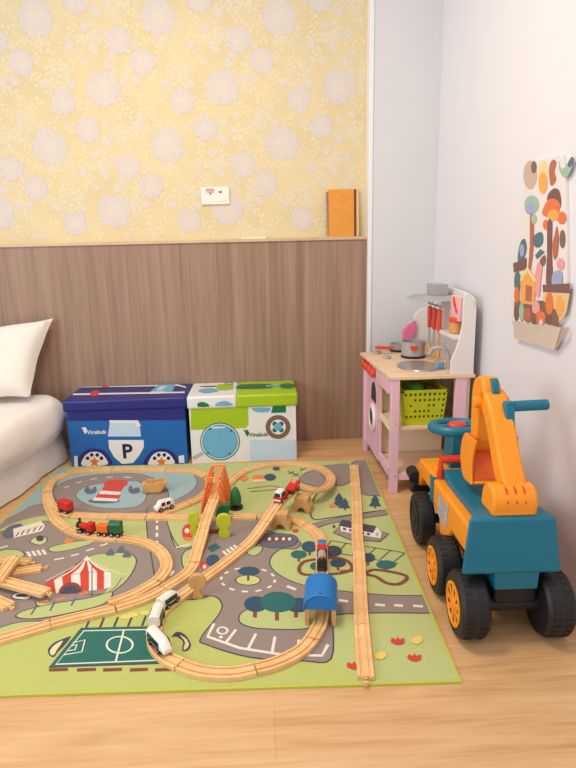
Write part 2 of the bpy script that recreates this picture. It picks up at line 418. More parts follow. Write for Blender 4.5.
for x0, y0, x1, y1 in ((31, 615, 37, 606), (50, 611, 55, 602), (71, 606, 76, 598)): stroke([(x0, y0), (x1, y1)], .006, 'slate', smooth=0)
for x, y in ((43, 602), (60, 599), (83, 594)): quad((x - 4, y), (x + 5, y - 2), (x + 5, y), (x - 4, y + 1.5), c='orange')
pr([(12, 598), (16, 593), (29, 592), (31, 597), (26, 600)], 'white', 3, True); pr([(16, 597), (18, 594.5), (27, 594), (28, 596.5)], 'dark', 3)
# football pitch
quad((48.5, 668), (81, 628), (149, 626.5), (163, 664), c='dark'); quad((50, 667), (81.5, 629), (148.5, 627.5), (161.5, 662.5), c='pitch')
stroke([(56, 664.5), (84, 631), (146, 629.8), (156, 660.5)], .005, 'white', True, 0)
stroke([(124, 630), (115.7, 662)], .005, 'white', smooth=0)
stroke([(119.7 + 13 * math.cos(a * .5236), 645 + 8.2 * math.sin(a * .5236)) for a in range(12)], .005, 'white', True, 3)
stroke([(73, 643), (85, 640), (82, 652), (64, 655)], .004, 'white', smooth=0); stroke([(71, 646), (77, 645), (75, 650), (68, 651)], .004, 'white', smooth=0)
for x0, x1 in ((49, 68), (77, 96), (103, 122), (130, 148), (155, 174)): quad((x0, 668.6), (x1, 668), (x1, 671), (x0, 671.8), c='brown')
pr([(48, 650), (54, 643), (66, 638), (71, 637), (64, 646), (58, 652), (54, 657), (50, 656)], 'dark', 4); pr([(50, 651), (55, 645), (63, 641), (57, 650), (54, 655), (51, 655)], 'cream', 4)
pr([(172, 637), (177, 632), (185, 635), (191, 645), (187, 651), (182, 650), (183, 642), (177, 637)], 'dark', 4); pr([(180, 635.5), (186, 639), (189, 645), (186, 649.5), (183.5, 649), (185, 642)], 'cream', 4)
for k in range(5): stroke([(90 + k * 14, 619 - k * .8), (86 + k * 14, 628 - k * .5)], .006, 'dark', smooth=0)
for x, y in ((133, 615), (145, 613), (126, 617)): pr([(x - 6, y + 1), (x - 1, y - 2.5), (x + 6, y), (x + 1, y + 2.5)], 'yellow', 2)
# middle road system
pr([(148, 508), (165, 506), (168, 520), (172, 540), (179, 549), (195, 545), (203, 522), (220, 517), (262, 519), (267, 530), (299, 541), (296, 549), (282, 549), (272, 556), (270, 565), (279, 575), (302, 585), (340, 591), (390, 595.5), (440, 597), (452, 612), (380, 613), (338, 615), (333, 622), (331, 659), (302, 661), (250, 657.5), (207, 645), (201, 638), (220, 613), (221, 602), (211, 596), (188, 600), (160, 590), (152, 560), (147, 530)], 'gray', 4, True)
pr([(167, 518), (180, 515), (195, 516), (197, 530), (196, 544), (182, 548), (173, 538)], 'green', 4, True)
for y in (519, 526, 533, 541): dash(157, y, 157, y + 4, .009)
dash(162, 549, 158, 555); dash(174, 571, 170, 576)
pr([(182, 556), (188, 550), (196, 550), (194, 560), (190, 569), (183, 567)], 'green', 4, True)
dash(176, 548, 191, 544, .007)
pr([(182, 530), (187, 524), (193, 527), (192, 540), (184, 540)], 'red', 2); ell(187, 531, 2.5, 2.5, 'white'); quad((184, 537), (193, 538), (190, 542), (185, 541), c='orange')
ell(204, 566, 4, 4.5, 'red'); ell(204.5, 567, 1.8, 2.0, 'white'); pr([(206, 560), (211, 555), (218, 556), (219, 564), (209, 566)], 'navy', 3); quad((207, 548), (216, 543), (221, 548), (212, 553), c='teal')
for k in range(4): quad((222 + 3.6 * k, 552 - 2 * k), (224 + 3.6 * k, 550.8 - 2 * k), (228 + 3.6 * k, 554.5 - 2 * k), (226 + 3.6 * k, 555.8 - 2 * k))
pr([(247, 553), (252, 547), (262, 547), (261, 552), (254, 556)], 'green', 4, True)
# roundabout
for k in range(12):
    a = k * .5236; b = a + .24
    dash(248 + 27 * math.cos(a), 580 + 12 * math.sin(a), 248 + 27 * math.cos(b), 580 + 12 * math.sin(b), .008)
ell(248, 580.5, 12.5, 5, 'lgreen', True); quad((247, 575), (249.5, 575), (249.5, 581), (247, 581), c='brown'); ell(249, 571.5, 11, 4.6, 'navy')
# tree island and car park
pr([(239, 621), (242, 613), (258, 608), (310, 607), (319, 613), (318, 624), (302, 629.5), (262, 629), (246, 626)], 'green', 4, True)
for x in (255, 277, 296): quad((x - 2, 608), (x + 2, 608), (x + 2, 618 if x != 277 else 621), (x - 2, 618 if x != 277 else 621), c='brown')
ell(256, 604.5, 12, 8, 'navy'); ell(298, 605.5, 13, 7.5, 'navy'); ell(278, 602.5, 18, 10.5, 'teal')
stroke([(214, 624), (207.6, 637), (240, 648.5), (285, 655.5), (322, 656), (328, 645)], .009, 'white', smooth=0)
for x0, y0, x1, y1 in ((226, 643, 236, 630), (248, 649.5, 256, 634), (272, 653.5, 275, 637), (297, 655.5, 299, 640)): stroke([(x0, y0), (x1, y1)], .008, 'white', smooth=0)
stroke([(222.5 + 5 * math.cos(k * .785), 631 + 3.4 * math.sin(k * .785)) for k in range(8)], .006, 'white', True, 3); ell(221, 637.5, 2, 1.4, 'white')
for x0, y0, x1, y1 in ((287, 586.5, 296, 590), (308, 594, 318, 596.5), (339, 600.5, 348, 602), (375, 605, 385, 605.8), (394, 605.6, 403, 606.3), (413, 606.2, 423, 606.8), (432, 607, 442, 607.4)): dash(x0, y0, x1, y1, .011)
# station
pr([(258, 541), (266, 534), (292, 535), (298, 541), (290, 547), (268, 548)], 'slate', 3, True); quad((264, 538), (292, 536.5), (293, 541), (265, 543), c='brown')
for x in (268, 275, 282, 288): quad((x, 538), (x + 3, 537.8), (x + 3, 540.5), (x, 540.8))
quad((292, 530), (298, 529), (299, 532), (293, 533), c='red')
# east field
stroke([(330, 484), (318, 493), (311, 506), (313, 519), (330, 518), (360, 513.5), (386, 510)], .006)
pr([(308, 526), (330, 519.5), (360, 514.5), (392, 509.5), (392, 514), (360, 519), (330, 524), (314, 529)], 'gray', 3, True, .003)
pr([(318, 468), (335, 465), (350, 465), (351, 480), (340, 486), (330, 482)], 'gray', 3, True)
pr([(352, 463), (374, 462), (386, 492), (376, 496), (362, 494), (355, 486)], 'gray', 3, True)
pr([(299, 481), (308, 472), (322, 470), (328, 480), (320, 487)], 'gray', 3, True)
for x, y, s_ in ((339, 506, 1), (345, 508.5, .8), (375, 506.5, .9)):
    quad((x - 7 * s_, y), (x - 3 * s_, y - 6 * s_), (x - 5 * s_, y - 6 * s_), (x, y - 13 * s_), (x + 5 * s_, y - 6 * s_), (x + 3 * s_, y - 6 * s_), (x + 7 * s_, y), c='navy'); quad((x - 1, y), (x + 1, y), (x + 1, y + 2), (x - 1, y + 2), c='brown')
pr([(329, 507), (333, 503), (336, 506), (333, 508)], 'orange', 3)
pr([(333, 533), (342, 525), (362, 527), (389, 534), (380, 542), (350, 540)], 'gray', 0, True)
quad((340, 526), (373, 533), (373, 537.5), (341, 531.5)); quad((373, 533), (377, 527.5), (381.5, 533), (380.5, 538.5), (373, 537.5)); quad((338.5, 526), (342, 520), (376, 526.5), (373, 533.5), c='dark')
for x, y in ((343, 528), (349, 529.3), (355, 530.5), (361, 531.8), (367, 533)): quad((x, y), (x + 3, y + .6), (x + 3, y + 3), (x, y + 2.4), c='navy')
quad((375.5, 533), (378.5, 533), (378.5, 536.5), (375.5, 536.2), c='blue')
ell(334, 527, 1.4, 1.6, 'dark')
for k in range(6): stroke([(331 + 15 * k, 541 + 2.3 * k), (324 + 14 * k, 551 + 2.2 * k)], .003, 'dark', smooth=0)
stroke([(331, 541), (410, 554)], .003, 'dark', smooth=0); stroke([(324, 551), (398, 564)], .003, 'dark', smooth=0)
stroke([(299, 569), (304, 562), (317, 559.5), (334, 558), (347, 561), (352, 569), (340, 573.5), (318, 575), (303, 574.5)], .012, 'brown', True, 4)
stroke([(366, 574), (376, 570), (406, 576), (400, 584), (387, 583.5), (376, 577)], .012, 'brown', True, 4); stroke([(340, 572), (352, 571), (368, 573)], .012, 'brown', False, 3)
for x, y, rx, ry, c in ((309.5, 547, 8, 5.5, 'navy'), (298.7, 554.7, 8, 4, 'teal'), (333, 551.5, 9, 5.5, 'dark'), (338, 563.5, 8, 4, 'navy'), (368, 558, 7, 4.5, 'navy'), (386, 565, 10, 4.2, 'teal'), (316, 566.5, 6, 4, 'teal')):
    quad((x - 1.2, y), (x + 1.2, y), (x + 1.2, y + ry + 3), (x - 1.2, y + ry + 3), c='brown'); ell(x, y, rx, ry, c)
# leaves on the south-east lawn
for x, y, c in ((398, 641.5, 'red'), (414.7, 658, 'red'), (354, 666, 'red')): pr([(x - 7, y + 1), (x - 6, y - 3), (x - 2, y - 1.5), (x, y - 4), (x + 2, y - 1.5), (x + 6, y - 3), (x + 6, y + 2), (x, y + 4)], c, 3)
for x, y in ((417, 640.5), (380.5, 656)): pr([(x - 6, y), (x, y - 4), (x + 6, y - 1), (x + 2, y + 4), (x - 4, y + 3)], 'yellow', 3)
# north meadow
quad((252, 480), (253, 476), (264, 475), (266, 479), (258, 482), c='orange'); quad((252, 480), (266, 479.5), (265, 482), (253, 482.5), c='cream'); ell(270, 477.5, 6, 3.4, 'navy')
quad((240, 479), (245, 475), (249, 478), (244, 482), c='orange')
stroke([(247, 489), (272, 486), (285, 489)], .004, 'brown', smooth=0); stroke([(250, 492), (286, 489)], .004, 'brown', smooth=0)
stroke([(236, 476), (228, 486), (224, 497)], .004)
for x, y in ((277, 469), (291, 473), (296, 475), (303, 470)):
    stroke([(x - 3, y - 1.5), (x + 3, y + 1.5)], .004, 'dark', smooth=0); stroke([(x - 3, y + 1.5), (x + 3, y - 1.5)], .004, 'dark', smooth=0)
ell(276, 469, 3.5, 1.8, 'navy'); ell(286, 471, 1.8, 1.2, 'yellow'); ell(304, 472, 2, 1.4, 'yellow')
stroke([(303, 492), (330, 486)], .003, 'dark', smooth=0); stroke([(306, 496), (325, 490)], .003, 'dark', smooth=0)
ro = rug.build('play_rug', [M('rug_' + k, PAL[k], 0.95, 0.07, 260, sheen=0.15) for k in PK], fix=False)
tag(ro, 'green play rug printed with grey roads, circus tent and football pitch', 'rug')

# ================================================================== BED
m_sheet = M('white_cotton', (240, 232, 225), 0.85, 0.02, 18, bump=0.25, sheen=0.3)
m_skirt = M('bed_skirt_linen', (224, 216, 213), 0.9, 0.03, 20, bump=0.25)
BA_ = R(10.0)
bed = thing('bed', 'low bed with white mattress and pale skirt reaching the floor', 'bed', (-1.6, 2.1, 0))
def rounded_block(u0, u1, v0, v1, z0, z1, r, nx, amp, seed, skirt=False):
    m = MB()
    prof = []                                   # superellipse side profile (inset, z)
    if skirt: prof = [(0.02, z1), (0.0, z1 - .02), (-0.004, (z0 + z1) / 2), (-.012, z0 + .02), (-.014, z0)]
    else:
        for k in range(17):
            a = -math.pi / 2 + math.pi * k / 16
            prof.append(((z1 - z0) / 2 * .62 * (1 - math.cos(a)), (z0 + z1) / 2 + (z1 - z0) / 2 * math.sin(a)))
    def loop(ins, z):
        pts = []; rr = max(r - ins * .3, .01)
        a0, a1, b0, b1 = u0 + ins, u1 - ins, v0 + ins, v1 - ins
        for (cx, cy, st) in ((a1 - rr, b1 - rr, 0), (a0 + rr, b1 - rr, 90), (a0 + rr, b0 + rr, 180), (a1 - rr, b0 + rr, 270)):
            for k in range(7): pts.append((cx + rr * math.cos(R(st + 15 * k)), cy + rr * math.sin(R(st + 15 * k))))
        out = []
        for i in range(len(pts)):
            p, q = pts[i], pts[(i + 1) % len(pts)]
            n = max(1, int(math.hypot(q[0] - p[0], q[1] - p[1]) / .025))
            for k in range(n): out.append((p[0] + (q[0] - p[0]) * k / n, p[1] + (q[1] - p[1]) * k / n))
        return [Vector((x, y, z)) for x, y in out]
    loops = [loop(i_, z) for i_, z in prof]
    n = len(loops[0]); pivot = Vector((-.985, 2.80, 0)); rm = Matrix.Rotation(-BA_, 3, 'Z')
    def fin(p):
        d = noise.noise_vector(p * 5 + Vector((seed, 0, 0))) * amp + noise.noise_vector(Vector((p.x * 9, p.y * 16, p.z * 22 + seed))) * amp * .45
        if skirt: d.z = 0
        return pivot + rm @ (p + d)
    rings = []
    for l in loops:
        m_ = len(l)
        rings.append([m.v(fin(l[int(k * m_ / n)])) for k in range(n)])
    m.loft(rings, 0, cap=True)
    return m
rounded_block(-1.25, 0.035, -1.75, 0.06, 0.125, 0.315, 0.16, 0, 0.012, 3).build('mattress', m_sheet, bed)
rounded_block(-1.25, 0.0, -1.72, 0.03, 0.008, 0.16, 0.12, 0, 0.016, 9, True).build('bed_skirt', m_skirt, bed)
# pillow leaning on the panel
def pillow():
    m = MB(); N = 22
    P = {}
    tl, tr = onv(-42, 329, 2.86), onv(53.5, 318.5, 2.89)
    br, bl = onv(31, 397, 2.70), onv(-48, 405, 2.70)
    nrm = (tr - br).cross(tl - tr).normalized()
    if nrm.y > 0: nrm = -nrm
    for sgn in (1, -1):
        for i in range(N + 1):
            for j in range(N + 1):
                s_, t = i / N, j / N
                a, b = 2 * s_ - 1, 2 * t - 1
                pin = 0.10
                s2 = .5 + (s_ - .5) * (1 - pin * (1 - b * b)); t2 = .5 + (t - .5) * (1 - pin * .8 * (1 - a * a))
                p = bl.lerp(br, s2).lerp(tl.lerp(tr, s2), t2)
                th = 0.075 * (max(0, (1 - a ** 4) * (1 - b ** 4))) ** .55 if sgn > 0 else -0.045 * (max(0, (1 - a ** 4) * (1 - b ** 4))) ** .55
                p = p + nrm * th + noise.noise_vector(p * 9) * .006
                P[sgn, i, j] = m.v(p)
        for i in range(N):
            for j in range(N):
                f = m.bm.faces.new([P[sgn, i, j], P[sgn, i + 1, j], P[sgn, i + 1, j + 1], P[sgn, i, j + 1]]); f.smooth = True
    bmesh.ops.remove_doubles(m.bm, verts=m.bm.verts, dist=.0008)
    return m, nrm
pm, pn = pillow()
po = thing('pillow', 'white pillow leaning on the wood panel at the head of the bed', 'pillow', (-1.25, 2.75, .31))
pm.build('pillow_case', M('pillow_cotton', (236, 229, 218), .85, .015, 16, bump=.2, sheen=.3), po)

# ================================================================== STORAGE BOXES
bc = dict(blue=M('box_blue', (22, 102, 178), .38, .03), navy=M('box_navy', (32, 40, 122), .35, .03), white=M('box_white', (232, 232, 230), .38, .02), dark=M('print_dark_navy', (28, 30, 72), .4, .03),
          sky=M('box_light_blue', (110, 176, 214), .38, .03), pale=M('box_pale_blue', (196, 220, 236), .38, .03), red=M('print_red', (216, 66, 40), .4, .03), orange=M('print_orange', (232, 120, 44), .4, .03),
          lime=M('box_lime', (164, 198, 28), .38, .03), green=M('print_green', (16, 116, 70), .4, .03), gray=M('print_grey', (180, 184, 188), .4, .03), brown=M('print_brown', (122, 98, 82), .4, .03))
BK = list(bc); BI = {k: i for i, k in enumerate(BK)}; BMATS = [bc[k] for k in BK]
FV = 2.648
class Decal:
    def __init__(s, mb, fn): s.mb, s.fn, s.n = mb, fn, 0
    def poly(s, pts, c, smooth=0):
        pts = cat_rom(pts, smooth) if smooth else pts
        s.n += 1; s.mb.face([s.fn(x, y, .0006 + s.n * .00006) for x, y in pts], c if isinstance(c, int) else BI[c])
    def ell(s, cx, cy, rx, ry, c, n=24, a0=0, a1=2 * math.pi):
        s.poly([(cx + rx * math.cos(a0 + (a1 - a0) * k / n), cy + ry * math.sin(a0 + (a1 - a0) * k / n)) for k in range(n + (0 if a1 - a0 > 6.2 else 1))], c)
def front_fn(v, u0=-9, u1=9): 
    def fn(x, y, d):
        p = onv(x, y, v - d); return (min(max(p.x, u0), u1), p.y, min(max(p.z, .001), .31))
    return fn
def top_fn(z):
    def fn(x, y, d):
        p = at(x, y, z + d); return (p.x, min(max(p.y, 2.648), 2.921), p.z)
    return fn
def box_body(u0, u1, v0, v1, z1, m): return MB().box(u0, u1, v0, v1, 0.0, z1, m)
def logo(mb, d, px, py, leafc, textc, v):
    d.poly([(px - 8, py - 1), (px - 6, py - 4), (px - 4, py - 1), (px - 5.5, py + 3)], leafc, 3)
    d.poly([(px - 9.5, py - 3), (px - 7.5, py - 3.6), (px - 7.6, py - 1.2)], leafc, 2)
    p = onv(px + 5.5, py + 1.2, v - .0016)
    mb.text('Vinabuk', .028, p, (1, 0, 0), (0, 0, 1), BI[textc], .0006)
# blue car box
b1 = thing('storage_box', 'blue fabric storage box printed as a police car with letter P', 'storage box', (-.647, 2.79, 0))
mb = box_body(-.928, -.376, FV, 2.925, .29, BI['blue'])
d = Decal(mb, front_fn(FV, -.928, -.376))
d.poly([(66.6, 402), (188.6, 402), (188.2, 420), (67.4, 421)], 'navy')
for cx in (95, 161):
    d.ell(cx, 465.5, 15.5, 16, 'dark', a0=math.pi, a1=2 * math.pi) if False else None
for cx in (94.5, 161.5):
    d.poly([(cx - 16, 466), (cx - 15, 457), (cx - 9, 450.5), (cx, 448.5), (cx + 9, 450.5), (cx + 15, 457), (cx + 16, 465)], 'navy', 3)
    d.poly([(cx - 12, 465.8), (cx - 11, 458), (cx - 6, 453), (cx, 451.8), (cx + 6, 453), (cx + 11, 458), (cx + 12, 465)], 'white', 3)
    for a in (-150, -110, -70, -30): d.ell(cx + 8 * math.cos(R(a)), 462 + 7.5 * math.sin(R(a)), 1.9, 1.9, 'dark', 10)
    d.poly([(cx + (5.5 if k % 2 == 0 else 2.6) * math.sin(k * .628), 462 - (5.5 if k % 2 == 0 else 2.6) * math.cos(k * .628)) for k in range(10)], 'orange')
d.poly([(110, 420.5), (136, 420.5), (140, 428), (141, 436.5), (108, 436.5)], 'pale'); d.poly([(109, 420.3), (138, 420.3), (141, 426), (137.5, 427), (135, 423), (110, 423)], 'white')
d.poly([(108.5, 440), (143.5, 440), (144, 447), (139, 456), (133, 463), (122, 464), (114, 457), (109, 448)], 'white')
d.poly([(74, 456), (77.5, 456), (78, 466.5), (74.5, 467)], 'white'); d.poly([(178.5, 456), (184, 455), (184.5, 462.8), (179, 463)], 'white')
p = onv(127.2, 452, FV - .002); mb.text('P', .098, p, (1, 0, 0), (0, 0, 1), BI['dark'], .003)
logo(mb, d, 91, 431, 'white', 'white', FV)
body1 = mb.build('body', BMATS, b1, fix=False)
mb = MB().box(-.940, -.3655, FV - .008, 2.929, .278, .333, BI['navy'])
lid1 = mb.build('lid', BMATS, b1, bevel=.010, seg=3)
mb = MB(); d = Decal(mb, top_fn(.3335))
d.poly([(73, 393.5), (185, 391.5), (184.5, 393), (73, 395.2)], 'white'); d.poly([(82, 386), (178, 384.3), (186, 386.5), (186, 388), (178, 385.9), (82, 387.5)], 'white')
d.poly([(90, 394), (93, 391), (99, 391), (98, 395), (93, 396)], 'red', 3); d.poly([(102, 387), (104, 384.8), (109, 384.8), (108, 387.5)], 'red', 3)
d.poly([(158, 385), (176, 384), (172, 392), (150, 392)], 'sky'); d.poly([(160, 386), (168, 385.5), (162, 390), (156, 390.5)], 'pale'); d.poly([(151, 391.7), (165, 391.3), (163, 393.5), (149, 394)], 'white')
mb.build('lid_print', BMATS, lid1, fix=False)
# green box
b2 = thing('storage_box', 'white and lime green fabric storage box with a round blue window print', 'storage box', (-.1, 2.79, 0))
mb = box_body(-.356, .150, FV, 2.925, .29, BI['white'])
d = Decal(mb, front_fn(FV, -.356, .150))
d.poly([(190.8, 400), (248, 400), (248.5, 424), (246, 428), (190.6, 430)], 'lime')
d.poly([(250, 440), (296, 440), (296.5, 459.5), (250, 461)], 'pale')
d.poly([(252, 408), (270, 408), (268, 412), (256, 412)], 'sky', 2); d.poly([(273, 406), (286, 405.5), (286, 412.5), (271, 413)], 'green')
d.ell(220, 441.5, 20, 19, 'green'); d.ell(220, 441.5, 19, 18, 'pale'); d.ell(220, 441.5, 17.6, 16.6, 'green'); d.ell(220, 441.5, 17, 16, 'sky')
for x, y in ((210, 429), (231, 431), (208, 453), (230, 454)): d.ell(x, y, 1.3, 1.2, 'green', 10)
d.poly([(211, 427), (226, 426.5), (224, 428), (213, 428.5)], 'white')
d.poly([(192, 457), (202, 451.5), (204, 454), (194, 460)], 'gray')
d.ell(278, 427, 13.2, 12.8, 'white'); d.ell(278, 427, 12.5, 12, 'brown'); d.ell(278, 427, 7.8, 7.5, 'white')
for a in (45, 135, 225, 315): d.ell(278 + 4.6 * math.cos(R(a)), 427 + 4.4 * math.sin(R(a)), 2.5, 2.4, 'green', 12)
d.ell(278, 427, 4.2, 4.0, 'sky', 14)
logo(mb, d, 253, 433.5, 'green', 'green', FV)
body2 = mb.build('body', BMATS, b2, fix=False)
mb = MB().box(-.3635, -.130, FV - .008, 2.929, .272, .333, BI['white']); mb.box(-.1302, .160, FV - .008, 2.929, .272, .333, BI['lime'])
lid2 = mb.build('lid', BMATS, b2, bevel=.010, seg=3)
mb = MB(); d = Decal(mb, top_fn(.3335)); mb2 = MB(); d2 = Decal(mb2, front_fn(FV - .0085))
d.poly([(200, 386.3), (216, 385.5), (216, 386.6), (201, 387)], 'dark'); d.poly([(217, 385), (223, 384), (232, 384), (233, 389), (218, 390)], 'lime', 2)
d.poly([(225, 382.5), (232, 382.3), (233, 384.5), (226, 385)], 'green', 2); d.poly([(226, 383.2), (231.5, 383), (232, 384), (226.8, 384.4)], 'pale', 2)
d.poly([(240, 384.5), (270, 384), (272, 387.8), (239, 388.8)], 'green', 2); d.poly([(266, 385.2), (280, 385), (280, 386.5), (266, 386.7)], 'sky')
d.ell(287.5, 385.8, 8, 2.6, 'green'); d.poly([(198, 390), (212, 388), (218, 391), (205, 393)], 'sky', 3)
d2.poly([(198, 406.8), (198, 403), (203, 402), (208, 404), (209, 406.6)], 'green', 2); d2.poly([(216, 406), (217, 403), (224, 401), (231, 403), (232, 405.5)], 'sky', 3)
mb2.build('front_print', BMATS, lid2, fix=False)
mb.build('lid_print', BMATS, lid2, fix=False)

# ================================================================== PLAY KITCHEN
kc = dict(pink=M('pink_paint', (234, 190, 206), .45, .02), white=M('kitchen_white', (232, 226, 222), .42, .015), birch=wood_mat('birch_board', ((222, 188, 150), (234, 204, 168), (240, 214, 182)), (5, 22, 22), .5),
          grey=M('kitchen_grey', (170, 168, 170), .45, .03), red=M('toy_red_orange', (226, 74, 42), .4, .03), dark=M('kitchen_shade_and_window', (62, 48, 52), .6, .05), lilac=M('clock_pink', (238, 190, 196), .45, .02),
          tan=M('toy_tan_wood', (222, 160, 92), .5, .06), black=M('toy_black', (28, 27, 30), .45, .03), cream=M('kitchen_cream', (238, 220, 190), .5, .02))
KZ = .496; KU0, KU1, KV0, KV1 = .484, .845, 2.215, 2.765
k = thing('play_kitchen', 'pink and white wooden toy kitchen standing against the pillar', 'toy kitchen', (.66, 2.48, 0))
mb = MB().prism([(.478, KV1 + .008), (.503, KV0 - .008), (KU1, KV0 - .008), (KU1, KV1 + .008)], 'z', KZ - .014, KZ)
wt = mb.build('worktop', kc['birch'], k, bevel=.002)
LU0, LU1, LV0 = .541, .835, KV0 - .004
def post(u0, u1, v0, v1, z0=0.0): MB().box(u0, u1, v0, v1, z0, KZ - .014).build('leg', kc['pink'], k, bevel=.0015)
post(LU0 - .032, LU0 + .002, LV0, LV0 + .028); post(.768, .814, LV0, LV0 + .022); post(KU0 + .008, KU0 + .028, KV1 - .04, KV1 - .005); post(.80, .835, KV1 - .03, KV1 - .005)
# front board faces the middle of the room: painted oven recess shade and washer
FU = .503
mb = MB().box(FU, FU + .012, 2.44, KV1 - .02, .06, KZ - .02); mb.build('front_board', kc['pink'], k, bevel=.001)
mb = MB().box(FU + .006, FU + .018, LV0 + .02, 2.44, .06, .10); mb.build('front_rail', kc['pink'], k)
mb = MB().box(FU + .004, FU + .016, LV0 + .02, 2.44, .265, .285); mb.build('front_rail', kc['cream'], k)
post_ = MB().box(FU, FU + .014, 2.425, 2.445, .08, KZ - .014).build('divider', kc['pink'], k)
mb = MB().prism(cat_rom([(2.485, .31), (2.495, .375), (2.54, .40), (2.585, .375), (2.595, .31)], 4, False), 'x', FU - .0015, FU + .004)
mb.build('oven_recess_shade', kc['dark'], k)  # flat dark plate stands in for the shade inside the open arch
mb = MB().lathe([(.062, 0), (.066, .006), (.060, .014), (.044, .014), (.042, .008)], (FU, 2.54, .235), (-1, 0, 0), 0, 32)
wd_ = mb.build('washer_door', kc['white'], k)
MB().lathe([(.042, .0), (.040, .010), (.001, .013)], (FU, 2.54, .235), (-1, 0, 0), 0, 24).build('window', kc['dark'], wd_)
for v_ in (2.50, 2.575, 2.65, 2.725):
    kb = MB().lathe([(.010, 0), (.021, .004), (.021, .016), (.013, .024)], (FU - .002, v_, KZ - .045), (-1, 0, 0), 0, 18).build('knob', kc['red'], k)
MB().box(FU - .003, FU + .008, LV0 + .03, KV1 - .02, KZ - .075, KZ - .014).build('control_strip', kc['pink'], k)
# inside: shelf, floor, back, divider wall
MB().box(FU + .012, .83, LV0 + .012, KV1 - .02, .270, .282).build('shelf', kc['birch'], k)
MB().box(FU + .012, .83, LV0 + .012, KV1 - .02, .075, .088).build('shelf', kc['birch'], k)
MB().box(LU0 - .01, .83, LV0 + .004, LV0 + .018, .055, .082).build('bottom_rail', kc['pink'], k)
MB().box(FU + .02, .80, 2.46, 2.472, .09, KZ - .014).build('partition', kc['cream'], k)
MB().box(.822, .834, LV0 + .022, KV1 - .02, .09, KZ - .014).build('back_board', kc['cream'], k)
# upper cabinet: back board and two shaped wings
BU = .826
prof = cat_rom([(KV0, KZ), (KV0, .70), (KV0 + .004, .765), (KV0 + .03, .797), (KV0 + .12, .812), (2.48, .818), (2.62, .816), (2.70, .78), (2.735, .70), (2.74, KZ)], 4, False)
MB().prism(prof, 'x', BU, BU + .012).build('back_panel', kc['white'], k, bevel=.001)
nw = [(451, 376), (451, 362), (456, 350), (459.5, 340), (462.2, 328), (463.3, 318), (463.6, 306), (464.5, 294), (468, 293.5), (472, 296), (474.5, 303), (474, 330), (473.6, 376)]
mb = MB().prism([(onv(x, y, KV0).x, max(onv(x, y, KV0).z, KZ)) for x, y in nw], 'y', KV0, KV0 + .014); mb.build('side_wing', kc['white'], k, bevel=.002)
fw = cat_rom([(.733, KZ), (.733, .64), (.738, .68), (.765, .705), (.80, .71), (.826, .71)], 4, False) + [(.826, KZ)]
MB().prism(fw, 'y', 2.735, 2.749).build('side_wing', kc['white'], k, bevel=.002)
MB().box(.755, .832, KV0 + .014, 2.44, .635, .650).build('upper_shelf', kc['white'], k, bevel=.001)
ck = MB().box(.782, .826, 2.245, 2.36, .702, .800).build('clock_cabinet', kc['lilac'], k, bevel=.003)
mb = MB()
mb.prism([(2.29, .765), (2.30, .76), (2.32, .79), (2.312, .795)], 'x', .776, .782); mb.prism([(2.295, .765), (2.305, .77), (2.275, .735), (2.268, .742)], 'x', .776, .782)
mb.build('clock_hand', kc['red'], ck)
hd = MB().hexa([(.655, 2.40, .772), (.826, 2.36, .772), (.826, 2.63, .772), (.655, 2.60, .772)], [(.69, 2.43, .790), (.826, 2.39, .790), (.826, 2.60, .790), (.69, 2.57, .790)]).build('range_hood', kc['grey'], k, bevel=.002)
MB().box(.735, .800, 2.45, 2.55, .790, .838).build('chimney', kc['grey'], hd, bevel=.002)
MB().tube([(.76, 2.38, .745), (.76, 2.60, .745)], .004, 0, 8, 1).build('utensil_rail', kc['grey'], k)
for v_ in (2.39, 2.59): MB().tube([(.76, v_, .745), (.76, v_, .774)], .0035, 0, 8, 1).build('rail_bracket', kc['grey'], k)
# sink and tap, hob buttons
SK = at(419, 366.5, KZ)
mb = MB(); rr = []
for r_, z_ in ((.108, .0005), (.106, .004), (.098, .004), (.092, -.004), (.080, -.0125), (.02, -.0128)):
    rr.append([mb.v((SK.x + r_ * .86 * math.cos(a * math.pi / 18), SK.y + r_ * 1.05 * math.sin(a * math.pi / 18), KZ + z_ + .001 if z_ > 0 else KZ + .004 + z_ * .2)) for a in range(36)])
mb.loft(rr, 0, cap=True).build('sink', metal_mat(), k)
TP = at(446, 369, KZ)
tap = MB().tube([(TP.x + .01, TP.y, KZ), (TP.x + .008, TP.y, KZ + .05), (TP.x - .01, TP.y + .005, KZ + .085), (TP.x - .05, TP.y + .02, KZ + .085), (TP.x - .065, TP.y + .025, KZ + .06)], .0095, 0, 10).build('tap', kc['grey'], k)
MB().box(TP.x - .045, TP.x - .01, TP.y - .012, TP.y + .012, KZ + .001, KZ + .028).build('tap_lever', M('toy_blue', (110, 150, 190), .4), k, bevel=.005)
for x, y in ((377, 353.5), (386.5, 358.5)):
    p = at(x, y, KZ); MB().lathe([(.020, 0), (.020, .010), (.016, .013)], (p.x, p.y, KZ), (0, 0, 1), 0, 20).build('hob_button', kc['grey'], k)
for u_, v_ in ((LU0 - .009, .30), (LU0 - .009, .075)):
    MB().cyl((u_, LV0 - .0015, v_), (u_, LV0 + .004, v_), .004, m=0, n=10).build('bolt', kc['grey'], k)
